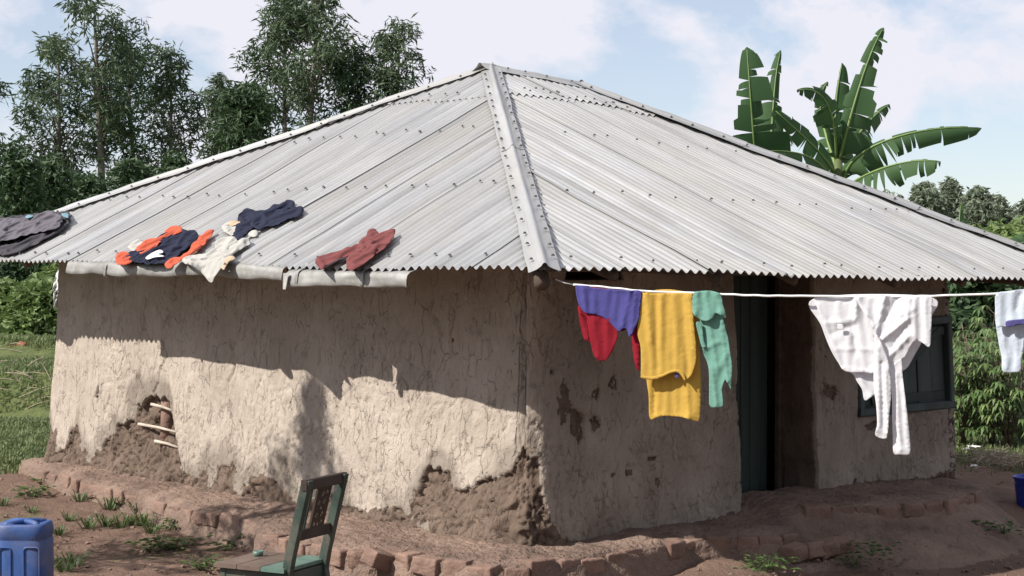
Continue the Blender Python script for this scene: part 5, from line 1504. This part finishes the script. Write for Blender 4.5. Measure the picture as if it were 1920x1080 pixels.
bush('bush', 'bright leafy bush on the terrace beside the left wall corner', 70, 25.0, 530, 46, 36, 150, 0.14, MAT['bush'], 41, GB, 0.3)
bush('bush', 'bright leafy bush on the terrace at the left picture edge', 8, 25.6, 530, 48, 36, 150, 0.14, MAT['bush'], 42, GB, 0.3)
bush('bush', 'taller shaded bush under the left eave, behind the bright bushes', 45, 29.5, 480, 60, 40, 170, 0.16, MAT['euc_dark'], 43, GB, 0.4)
bush('bush', 'shaded bush right behind the left wall corner under the eave', 118, 28.5, 490, 44, 30, 160, 0.15, MAT['bush'], 44, GB, 0.35)
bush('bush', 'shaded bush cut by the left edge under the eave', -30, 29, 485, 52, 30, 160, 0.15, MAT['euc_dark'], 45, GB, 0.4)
# hedge seen above the right eave and trees behind the cassava
bush('bush', 'green bushy hedge clump over the right hip, under the pointed far tree', 1815, 42, 428, 46, 40, 170, 0.2, MAT['bush'], 51, 'hedge beyond the house', 0.42)
bush('bush', 'green bushy hedge clump over the right hip at the picture edge', 1885, 41, 420, 50, 44, 170, 0.2, MAT['bush'], 52, 'hedge beyond the house', 0.42)
bush('bush', 'green bushy hedge clump cut by the right edge above the roof', 1950, 40, 418, 50, 36, 170, 0.2, MAT['bush'], 53, 'hedge beyond the house', 0.42)
bush('shade_tree', 'dark leafy tree with bare lower stems right of the house wall', 1835, 22.5, 470, 70, 44, 150, 0.16, MAT['euc_dark'], 54, None, 0.36, cat='tree')
bush('shade_tree', 'dark leafy tree behind the jeans at the right edge', 1925, 23.5, 480, 66, 40, 150, 0.16, MAT['euc_dark'], 55, None, 0.36, cat='tree')

# cassava plants
def cassava(label, x, ybase, ytop, seed, scale=1.0):
    rng = np.random.default_rng(seed)
    base = atz(x, ybase, -0.06); px = base[1] / F
    zg = float(hground(base[0], base[1])); Ht = (ybase - ytop) * px
    t = thing('cassava_plant', label, 'plant', (float(base[0]), float(base[1]), zg), 'cassava plants right of the house')
    b = MB(); V = []; tone = []
    for k in range(4):
        a = rng.uniform(0, 6.28); sp = rng.uniform(0.05, 0.30)
        tip = np.array([base[0] + sp * math.cos(a), base[1] + sp * math.sin(a), zg + Ht * rng.uniform(0.65, 1.0)])
        st = np.array([base[0], base[1], zg - 0.03])
        mid = (st + tip) / 2 + rng.normal(size=3) * 0.05
        b.tube([st, mid, tip], [0.014, 0.011, 0.006], 5)
        for q in range(24):
            f = rng.uniform(0.18, 1.0)
            p = st + (tip - st) * f if f > 0.5 else st + (mid - st) * 2 * f * 0.98
            az = rng.uniform(0, 6.28); pl_ = rng.uniform(0.14, 0.28)
            d = np.array([math.cos(az), math.sin(az), rng.uniform(0.0, 0.7)]); d /= np.linalg.norm(d)
            e = p + d * pl_
            b.tube([p, e], [0.004, 0.003], 3, cap=False)
            # palmate leaf: six or seven drooping leaflets
            h = np.array([math.cos(az), math.sin(az), -0.25]); sdv = np.array([-math.sin(az), math.cos(az), 0])
            nl = int(rng.integers(5, 8)); tn = rng.uniform(0, 1) ** 1.5; lsz = rng.uniform(0.6, 1.25)
            for m in range(nl):
                th = (m - 3) / 3 * 2.1
                dl = h * math.cos(th) + sdv * math.sin(th); dl[2] -= 0.25 + 0.2 * abs(th); dl /= np.linalg.norm(dl)
                ll = rng.uniform(0.12, 0.19) * lsz * (1 - 0.12 * abs(th)) * scale
                wv = np.cross(dl, UP); wv /= np.linalg.norm(wv); wv *= 0.017 * scale
                m1 = e + dl * ll * 0.55; m1[2] += 0.008
                tp = e + dl * ll - UP * 0.03
                V += [e, m1 + wv, tp, m1 - wv]; tone += [tn] * 4
    b.build('stem', MAT['pole'], t, True)
    V = np.array(V); o = mk('foliage', V, np.arange(len(V), dtype=np.int32).reshape(-1, 4), MAT['cassava'], t)
    at = o.data.attributes.new('tone', 'FLOAT', 'POINT'); at.data.foreach_set('value', np.array(tone, np.float32))
for k, (x, yb, yt, lab) in enumerate(((1808, 830, 640, 'cassava plant closest to the house wall on the right'), (1838, 815, 600, 'tall cassava plant between wall and jeans'), (1862, 832, 610, 'leafy cassava plant left of the jeans'), (1890, 835, 650, 'cassava plant below the jeans'),
                                    (1915, 825, 620, 'cassava plant at the right picture edge, front row'), (1822, 800, 570, 'cassava plant in the back row near the wall'), (1880, 795, 600, 'cassava plant in the back row behind the jeans'), (1935, 810, 600, 'cassava plant cut by the right picture edge'), (1850, 785, 640, 'low cassava plant in the middle of the back row'), (1905, 780, 640, 'cassava plant in the back row at the right'))):
    cassava(lab, x, yb, yt, 300 + k, 0.82)

# ------------------------------------------------------------------ banana plants
def banana_leaf(parent, pts_px, D, wl_, wr_, seed, droop=0.5, dstep=None, tear=0.5, facing=None, droop2=None):
    """midrib through photo points at distance D(list), lamina half widths in metres; torn in strips"""
    rng = np.random.default_rng(seed)
    if np.isscalar(D): D = [D] * len(pts_px)
    K = np.array([atd(x, y, d) for (x, y), d in zip(pts_px, D)])
    m = 44
    # smooth midrib
    tk = np.linspace(0, 1, len(K)); tq = np.linspace(0, 1, m)
    cf = [np.polyfit(tk, K[:, c], min(3, len(K) - 1)) for c in range(3)]
    M = np.stack([np.polyval(c, tq) for c in cf], -1)
    T = np.gradient(M, axis=0); T /= np.linalg.norm(T, axis=1)[:, None]
    view = np.array([0, -1.0, 0.25]) if facing is None else np.array(facing, float)
    S = np.cross(T, view); S /= np.linalg.norm(S, axis=1)[:, None]
    Nn = np.cross(S, T)
    V = []; Fs = []; tone = []
    base_t = rng.uniform(0.2, 0.8)
    for side, wmax in ((-1, wl_), (1, wr_)):
        if wmax <= 0: continue
        dr = droop if side < 0 or droop2 is None else droop2
        i = 0
        while i < m - 1:
            ln = int(rng.integers(1, 3)) if rng.uniform() < tear else int(rng.integers(3, 10))
            j = min(m - 1, i + ln)
            d1 = dr + rng.normal() * 0.5 * (0.4 + tear) + (rng.uniform(0.5, 1.3) if rng.uniform() < 0.22 + 0.2 * tear else 0); sweep = rng.uniform(-0.05, 0.32); cut = rng.uniform(0.74, 1.08)
            gap = rng.uniform(0.0, 0.6); i_skip = 0
            tn = np.clip(base_t + rng.normal() * 0.12, 0, 1)
            b0 = len(V)
            seq = list(range(i, j + 1))
            for q, ii in enumerate(seq):
                t = ii / (m - 1)
                w_ = wmax * (min(1, t / 0.18) ** 0.6) * (max(0, 1 - t) ** 0.38 if t > 0.5 else 1) * 1.0
                w_ = max(w_ * cut * 1.22, 0.01)
                for c in range(6):
                    f = c / 5
                    a = d1 * f
                    shrink = (q / max(1, len(seq) - 1) - 0.5) * gap * f * f
                    pos_ = M[ii] + S[ii] * side * w_ * (math.sin(a) / a if a > 1e-3 else 1) * f - Nn[ii] * w_ * ((1 - math.cos(a)) / a if abs(a) > 1e-3 else 0) * f * 1.0
                    pos_ = pos_ - UP * (w_ * f * f * 0.25 * max(0, dr)) + T[ii] * (w_ * sweep * f - shrink * w_ * 0.5)
                    V.append(pos_); tone.append(tn)
            n = len(seq)
            Fs += [(b0 + q * 6 + c, b0 + (q + 1) * 6 + c, b0 + (q + 1) * 6 + c + 1, b0 + q * 6 + c + 1) for q in range(n - 1) for c in range(5)]
            i = j
    o = mk('leaf', V, np.array(Fs, np.int32), MAT['banana'], parent, True)
    at = o.data.attributes.new('tone', 'FLOAT', 'POINT'); at.data.foreach_set('value', np.array(tone, np.float32))
    b = MB(); b.tube(M[::3] + Nn[::3] * 0.004, list(np.linspace(0.026, 0.006, len(M[::3]))), 6); b.build('midrib', MAT['banana_rib'], o, True)
    return o
def banana(label, x, D, ytopstem, xt=None):
    base = atd(x, 490, D); zg = float(hground(base[0], base[1]))
    t = thing('banana_plant', label, 'banana plant', (float(base[0]), float(base[1]), zg - 0.05), 'banana plants behind the house')
    top = atd(xt or x, ytopstem, D); st = np.array([base[0], base[1], zg - 0.05])
    b = MB(); b.tube([st, (st + top) / 2, top], [0.15, 0.12, 0.06], 12); b.build('pseudostem', MAT['banana_stem'], t, True)
    return t
DB = 27.0
bp = banana('large banana plant with torn leaves rising over the right roof slope', 1572, DB, 285)
banana_leaf(bp, [(1574, 300), (1592, 230), (1622, 130), (1657, 52)], [DB, DB - .3, DB - .3, DB - .1], 0.16, 0.30, 1, 0.5, tear=0.55)
banana_leaf(bp, [(1572, 300), (1566, 230), (1570, 170), (1579, 118)], [DB, DB + .3, DB + .4, DB + .5], 0.03, 0.30, 2, 0.4, tear=0.3)
banana_leaf(bp, [(1568, 300), (1562, 230), (1540, 180), (1494, 170)], [DB, DB - .4, DB - .7, DB - 1.0], 0.20, 0.20, 3, 1.1, tear=0.6)
banana_leaf(bp, [(1576, 300), (1600, 265), (1632, 225), (1668, 196)], [DB, DB + .5, DB + .9, DB + 1.2], 0.14, 0.22, 4, 0.8, tear=0.7)
banana_leaf(bp, [(1566, 310), (1545, 240), (1538, 190), (1552, 153)], [DB, DB + .7, DB + .9, DB + 1.0], 0.12, 0.14, 5, 0.6, tear=0.7)
banana_leaf(bp, [(1583, 345), (1604, 300), (1660, 262), (1750, 244), (1840, 240)], [DB, DB - .2, DB - .4, DB - .5, DB - .4], 0.10, 0.36, 6, 0.5, tear=0.75, facing=(0.0, -0.9, 0.7), droop2=0.9)
banana_leaf(bp, [(1590, 352), (1625, 328), (1690, 306), (1764, 303)], [DB, DB - .5, DB - .9, DB - 1.2], 0.08, 0.40, 7, 0.5, tear=0.5, facing=(0.0, -0.9, 0.7), droop2=0.8)
banana_leaf(bp, [(1568, 330), (1535, 285), (1500, 250), (1450, 204)], [DB, DB - .5, DB - .8, DB - 1.0], 0.26, 0.22, 8, 0.3, tear=0.35, facing=(0.3, -1, 0.2))
banana_leaf(bp, [(1560, 335), (1525, 300), (1480, 285), (1416, 284)], [DB, DB - .8, DB - 1.3, DB - 1.7], 0.34, 0.06, 9, 0.7, tear=0.3, facing=(0.0, -0.9, 0.6))
bp2 = banana('banana plant with one broad upright leaf at the left of the clump', 1425, DB + 2.2, 320)
banana_leaf(bp2, [(1420, 330), (1414, 270), (1407, 180), (1400, 88)], [DB + 2.2, DB + 1.8, DB + 1.6, DB + 1.7], 0.32, 0.46, 11, 0.35, tear=0.4, facing=(-0.15, -1, 0.1))
banana_leaf(bp2, [(1432, 330), (1446, 250), (1452, 170), (1464, 94)], [DB + 2.2, DB + 2.8, DB + 3.0, DB + 3.2], 0.30, 0.18, 12, 0.7, tear=0.6)
banana_leaf(bp2, [(1430, 335), (1450, 290), (1470, 265), (1490, 262)], [DB + 2.2, DB + 2.5, DB + 2.9, DB + 3.3], 0.2, 0.22, 13, 0.8, tear=0.6)
bp3 = banana('young banana plant with a single upright leaf tip over the right hip', 1808, 34, 470)
banana_leaf(bp3, [(1797, 470), (1798, 430), (1801, 383)], [34, 34, 34.1], 0.03, 0.26, 14, 0.3, tear=0.1)
bp4 = banana('low banana plant whose leaf shows over the roof at the right edge', 1935, 30, 500)
banana_leaf(bp4, [(1935, 500), (1932, 462), (1918, 455), (1888, 468)], [30, 29.8, 29.5, 29.3], 0.26, 0.26, 15, 0.6, tear=0.2)
banana_leaf(bp4, [(1935, 500), (1950, 455), (1975, 430)], [30, 30, 30], 0.25, 0.25, 16, 0.6, tear=0.3)

# young tree outside the left edge, its shade falls on the wall and yard
def shade_conifer():
    w0 = np.array(wl(585, 820)); pw = C + (-w0[0]) * L + UP * w0[1]
    k = 4.0
    d = np.array(to_sun) / math.cos(SUN_EL)
    cpos = pw + d * k
    base = np.array([cpos[0], cpos[1], 0]); zg = float(hground(base[0], base[1]))
    t = thing('young_tree', 'slim feathery young tree standing left of the yard, outside the picture', 'tree', (float(base[0]), float(base[1]), zg))
    rng = np.random.default_rng(77)
    ztop = (pw + d * k)[2] + 0.36
    b = MB(); b.tube([base + UP * zg, base + UP * (zg + ztop) / 2, base + UP * ztop], [0.06, 0.045, 0.008], 7)
    cs = []; rs = []; ns = []
    for q in range(170):
        f = rng.uniform(0, 1) ** 0.55
        z = 0.9 + (ztop - 0.9) * f
        w_ = min(0.85, 0.03 + 0.60 * (ztop - z))
        a = rng.uniform(0, 6.28); rr = w_ * rng.uniform(0.2, 1)
        c = base + np.array([rr * math.cos(a), rr * math.sin(a), z])
        cs.append(c); rs.append(rng.uniform(0.06, 0.15)); ns.append(int(34 * rng.uniform(0.4, 1.2)))
        st = base + UP * (z - rr * 0.6); b.tube([st, c], [0.012, 0.004], 4, cap=False)
    b.build('trunk', MAT['bark'], t, True)
    leaf_cloud('crown', cs, rs, ns, 0.09, MAT['euc'], t, rng, 0.3, 0.2, 1.0, 0.1)
shade_conifer()

# ------------------------------------------------------------------ grass, weeds, litter
def blades(name, P, h, rng, mat, label, width=0.006):
    n = len(P)
    az = rng.uniform(0, 6.28, n); ln = h * rng.uniform(0.5, 1.4, n); tilt = rng.uniform(0.1, 0.9, n)
    dr = np.stack([np.cos(az), np.sin(az), np.zeros(n)], -1); sd = np.stack([-np.sin(az), np.cos(az), np.zeros(n)], -1)
    w_ = width * rng.uniform(0.7, 1.5, n)[:, None]
    mid = P + dr * (ln * tilt * 0.35)[:, None] + UP * (ln * 0.6)[:, None]
    tip = P + dr * (ln * tilt)[:, None] + UP * (ln * (1 - 0.4 * tilt))[:, None]
    V = np.stack([P - sd * w_, P + sd * w_, mid + sd * w_ * 0.7, tip, mid - sd * w_ * 0.7], 1).reshape(-1, 3)
    ix = np.arange(n)[:, None] * 5
    Fq = np.concatenate([ix + [0, 1, 2, 4]], 0)
    F2 = np.concatenate([ix + [4, 2, 3, 3]], 0)
    Fs = [tuple(f) for f in Fq.tolist()] + [tuple(f[:3]) for f in F2.tolist()]
    o = mk(name, V, Fs, mat, None, origin=(0, 0, 0))
    a = o.data.attributes.new('tone', 'FLOAT', 'POINT'); a.data.foreach_set('value', np.repeat(rng.uniform(0, 1, n), 5).astype(np.float32))
    return tag(o, label, 'grass', kind='stuff')
rng = np.random.default_rng(5)
n = 90000
Y = rng.uniform(13.8, 27, n); X = -Y * rng.uniform(0.235, 0.33, n)
k = rng.uniform(0, 1, n) < grass_mask(X, Y) * 0.9 * (0.35 + 0.65 * sstep(27, 15, Y)); X, Y = X[k], Y[k]
bank = (Y > 20.0) & (Y < 21.0); k = ~bank | (rng.uniform(0, 1, len(X)) < 0.4); X, Y = X[k], Y[k]
blades('lawn_grass', np.stack([X, Y, hground(X, Y) - 0.005], -1), 0.07, rng, MAT['grass'], 'short green grass on the lawn and ledges left of the house', 0.007)
n = 26000
Y = rng.uniform(13.6, 20, n); X = Y * rng.uniform(0.25, 0.33, n)
k = rng.uniform(0, 1, n) < grass_mask(X, Y) * 0.7; X, Y = X[k], Y[k]
blades('yard_grass', np.stack([X, Y, hground(X, Y) - 0.005], -1), 0.07, rng, MAT['grass'], 'patchy grass on the ground below the cassava plants', 0.006)
# weeds in the bare yard
def weed_proto(seed, kind):
    rng = np.random.default_rng(seed); V = []; Fs = []; tone = []
    nb_ = 34 if kind == 'grass' else 46
    for k in range(nb_):
        az = rng.uniform(0, 6.28); d = np.array([math.cos(az), math.sin(az), 0]); s_ = np.array([-d[1], d[0], 0]); b0 = len(V); tn = rng.uniform(0, 1)
        if kind == 'grass':
            p = d * rng.uniform(0, 0.04); ln = rng.uniform(0.07, 0.17); w_ = 0.004
            V += [p - s_ * w_, p + s_ * w_, p + d * ln * 0.4 + UP * ln * 0.6 + s_ * w_, p + d * ln * 0.9 + UP * ln * 0.55, p + d * ln * 0.4 + UP * ln * 0.6 - s_ * w_]
            Fs += [(b0, b0 + 1, b0 + 2, b0 + 4), (b0 + 4, b0 + 2, b0 + 3)]
        else:
            p = d * rng.uniform(0.01, 0.13) + UP * rng.uniform(0.01, 0.09); ln = rng.uniform(0.03, 0.06)
            V += [p, p + d * ln * 0.5 + s_ * ln * 0.33 + UP * 0.01, p + d * ln + UP * rng.uniform(-0.01, 0.015), p + d * ln * 0.5 - s_ * ln * 0.33 + UP * 0.01, p + d * ln * 0.5 + UP * 0.0]
            V[-1] = s_ * 0.003
            V.append(-s_ * 0.003); tone.append(tn)
            Fs += [(b0, b0 + 1, b0 + 2, b0 + 3), (b0, b0 + 4, b0 + 5)]
        tone += [tn] * 5
    me = bpy.data.meshes.new('weed'); me.from_pydata([tuple(map(float, v)) for v in V], [], Fs); me.materials.append(MAT['weed'])
    at = me.attributes.new('tone', 'FLOAT', 'POINT'); at.data.foreach_set('value', np.array(tone, np.float32)); me.update()
    return me
WG = [weed_proto(s, 'grass') for s in range(3)]; WH = [weed_proto(10 + s, 'herb') for s in range(3)]
wg_px = [(150, 940), (235, 955), (262, 962), (300, 970), (318, 976), (130, 975), (165, 992), (200, 985), (225, 990), (250, 985), (285, 1000), (305, 945), (335, 985), (110, 1002), (205, 955), (5, 948), (60, 962), (270, 985), (120, 1070), (140, 1062)]
wh_px = [(95, 912), (108, 905), (70, 925), (60, 932), (168, 915), (330, 990), (318, 994), (455, 1012), (440, 1022), (425, 1032), (470, 1005), (300, 1025), (285, 1035), (320, 1030), (345, 1022), (388, 1062), (372, 1068), (1420, 1070), (1440, 1066), (1602, 1060), (1660, 1060), (1635, 1040), (1700, 1020), (1880, 1000), (1740, 1000), (1350, 1075)]
ORD = ['first', 'second', 'third', 'fourth', 'fifth', 'sixth', 'seventh', 'eighth', 'ninth', 'tenth', 'eleventh', 'twelfth', 'thirteenth', 'fourteenth', 'fifteenth', 'sixteenth', 'seventeenth', 'eighteenth', 'nineteenth', 'twentieth', 'twenty-first', 'twenty-second', 'twenty-third', 'twenty-fourth', 'twenty-fifth', 'twenty-sixth']
wg_px.sort(); wh_px.sort()
def ground_hit(x, y):
    z = -0.2
    for _ in range(8):
        p = atz(x, y, z); z = float(hground(p[0], p[1]))
    return atz(x, y, z)
for k, (x, y) in enumerate(wg_px):
    p = ground_hit(x, y); o = put('grass_tuft', WG[k % 3], None, None, (p[0], p[1], p[2] - 0.01))
    o.rotation_euler = (0, 0, random.uniform(0, 6)); sc = random.uniform(0.7, 1.25); o.scale = (sc, sc, sc)
    tag(o, 'small grass tuft in the bare earth yard, %s tuft from the left' % ORD[k], 'grass tuft', 'grass tufts in the yard')
for k, (x, y) in enumerate(wh_px):
    p = ground_hit(x, y); o = put('weed', WH[k % 3], None, None, (p[0], p[1], p[2] - 0.005))
    o.rotation_euler = (0, 0, random.uniform(0, 6)); sc = random.uniform(0.7, 1.3); o.scale = (sc, sc, sc * 0.8)
    tag(o, 'low broad leaved weed in the bare earth, %s weed from the left' % ORD[k], 'weed', 'weeds in the yard')
# dry stalks on the bank and straw heap
rng = np.random.default_rng(9)
b = MB()
for k in range(36):
    x = rng.uniform(0, 116); y = rng.uniform(700, 785) if rng.uniform() < 0.8 else rng.uniform(640, 700)
    p = atd(x, y, 20.0 + (785 - y) * 0.006); a = rng.normal(size=3); a[1] *= 0.4; a[2] = abs(a[2]) * 0.5 - 0.2; a /= np.linalg.norm(a)
    ln = rng.uniform(0.12, 0.45); b.tube([p, p + a * ln * 0.5 + UP * 0.015, p + a * ln], [0.006, 0.006, 0.003], 4)
tag(b.build('dry_stalks', MAT['straw']), 'tangle of dry stalks strewn over the terrace bank', 'dry stalks', kind='stuff')
b = MB()
for k in range(420):
    c = atz(rng.normal(1872, 22), 868, -0.1) + np.array([0, rng.normal() * 0.25, max(0, rng.normal() * 0.03 + 0.03)])
    a = rng.normal(size=3); a[2] *= 0.25; a /= np.linalg.norm(a); ln = rng.uniform(0.1, 0.25)
    b.tube([c - a * ln / 2, c + UP * 0.01, c + a * ln / 2], [0.003, 0.003, 0.002], 3, cap=False)
tag(b.build('straw_heap', MAT['straw']), 'low heap of dry grey straw at the foot of the cassava', 'straw', kind='stuff')
def scrap(label, x, y, z, s, seed):
    rng = np.random.default_rng(seed); p = ground_hit(x, y); p[2] += z
    n = 7; P = np.zeros((n, n, 3))
    for i in range(n):
        for j in range(n):
            P[i, j] = p + np.array([(i - 3) / 3 * s * (1 + rng.normal() * .12), (j - 3) / 3 * s * 0.8, 0.3 * s * rng.normal() * 0.5 + s * 0.5])
    b = MB(); b.grid(P); o = b.build('paper_scrap', MAT['white_scrap']); tag(o, label, 'litter', 'litter right of the house')
    sd = o.modifiers.new('thickness', 'SOLIDIFY'); sd.thickness = 0.002
scrap('largest white plastic scrap on the straw right of the house', 1826, 852, 0.05, 0.055, 1)
scrap('small white scrap lying on the right of the straw heap', 1868, 862, 0.06, 0.03, 2)
scrap('white scrap lying in the weeds below the straw heap', 1826, 882, 0.03, 0.03, 3)
scrap('flat white scrap left of the largest scrap by the wall', 1812, 850, 0.03, 0.03, 4)
# loose fired bricks on the terrace
for (x, lab, rz) in ((30, 'reddish brick lying flat on the grassy ledge at left', 0.3), (46, 'reddish brick leaning upright on the grassy ledge at left', 1.2)):
    p = atd(x, 655, 23.4); me = BR[0].copy(); me.materials.clear(); me.materials.append(MAT['brick_red'])
    o = put('loose_brick', me, None, None, (p[0], p[1], p[2])); o.scale = (1.1, 1.2, 1.3); o.rotation_euler = (0.2, 0.5 * (rz > 1), rz)
    tag(o, lab, 'brick', 'loose bricks on the ledge')
# white plastic sheet behind the left wall corner
p = atd(113, 536, 16.6)
rng = np.random.default_rng(3); P = np.zeros((10, 12, 3))
for i in range(10):
    for j in range(12):
        P[i, j] = p + np.array([(i - 5) * 0.013, 0.05 * rng.normal() * 0.4 + 0.03 * math.sin(i * 1.3), (6 - j) * 0.026 - 0.010 * (i - 5) ** 2 * 0.4 + 0.004 * rng.normal()])
b = MB(); b.grid(P); o = b.build('plastic_sheet', MAT['white_scrap'], None, True)
tag(o, 'crumpled white plastic hung under the eave at the left wall corner', 'plastic sheet')
sd = o.modifiers.new('thickness', 'SOLIDIFY'); sd.thickness = 0.002

# ------------------------------------------------------------------ unseen trees added to cut the sky light on yard and walls
for k, (x, y, h_, r_, lab) in enumerate(((7.2, 6.0, 7.5, 2.3, 'unseen leafy tree added to block sky light right of the yard'), (6.4, 0.5, 8.0, 2.6, 'unseen leafy tree added to block sky light right behind the viewpoint'), (2.6, -4.5, 8.5, 2.8, 'unseen leafy tree added to block sky light straight behind the viewpoint'),
                                         (-2.8, -6.0, 8.5, 2.8, 'unseen leafy tree added to block sky light left behind the viewpoint'), (-7.5, -5.5, 8.0, 2.6, 'unseen leafy tree added to block sky light far left behind the viewpoint'))):
    rng = np.random.default_rng(500 + k); zg = float(hground(x, y))
    t = thing('sky_block_tree', lab, 'tree', (x, y, zg - 0.05), 'unseen trees added to block sky light')
    b = MB(); base = np.array([x, y, zg - 0.05]); b.tube([base, base + [0.05, 0.1, h_ * 0.4], base + [0, 0, h_ * 0.85]], [0.2, 0.15, 0.05], 9)
    cs = []; rs = []; ns = []
    for q in range(46):
        f = rng.uniform(0, 1); z = zg + h_ * (0.16 + 0.84 * f); w_ = r_ * math.sqrt(max(0.06, 1 - (2 * f - 0.9) ** 2 * 0.8)); a = rng.uniform(0, 6.28); rr = w_ * math.sqrt(rng.uniform(0.05, 1))
        c = np.array([x + rr * math.cos(a), y + rr * math.sin(a), z]); cs.append(c); rs.append(rng.uniform(0.5, 0.9)); ns.append(110)
        st = base + UP * max(0.4, (z - zg) - rr * 0.8); b.tube([st, c], [0.045, 0.012], 5, cap=False)
    b.build('trunk', MAT['bark'], t, True)
    leaf_cloud('crown', cs, rs, ns, 0.26, MAT['euc_dark'], t, rng, 0.3, 0.45, 0.9, 0.3)

rng = np.random.default_rng(15); V = []; Fs = []
for k in range(1500):
    x = rng.uniform(0, 1920); y = rng.uniform(880, 1085)
    p = ground_hit(x, y)
    if hseg(p[0], p[1]) < 0.45 or p[1] > 15.5: continue
    r = rng.uniform(0.005, 0.02) * (1.6 if rng.uniform() < 0.06 else 1); b0 = len(V)
    for (dx, dy, dz) in ((1, 0, 0), (0.2, 1, 0.1), (-1, 0.1, 0), (-0.1, -1, 0), (0.1, 0, 0.8), (0.6, 0.6, 0.45), (-0.6, -0.5, 0.5)):
        V.append(p + r * (np.array([dx, dy, dz]) + rng.normal(size=3) * 0.2))
    Fs += [(b0, b0 + 5, b0 + 4), (b0 + 5, b0 + 1, b0 + 4), (b0 + 1, b0 + 2, b0 + 4), (b0 + 2, b0 + 6, b0 + 4), (b0 + 6, b0 + 3, b0 + 4), (b0 + 3, b0, b0 + 4), (b0, b0 + 1, b0 + 5), (b0 + 2, b0 + 3, b0 + 6)]
tag(mk('earth_clods', np.array(V), Fs, MAT['plinth'], None, True, origin=(0, 0, 0)), 'small earth clods and pebbles strewn over the yard', 'clods', kind='stuff')
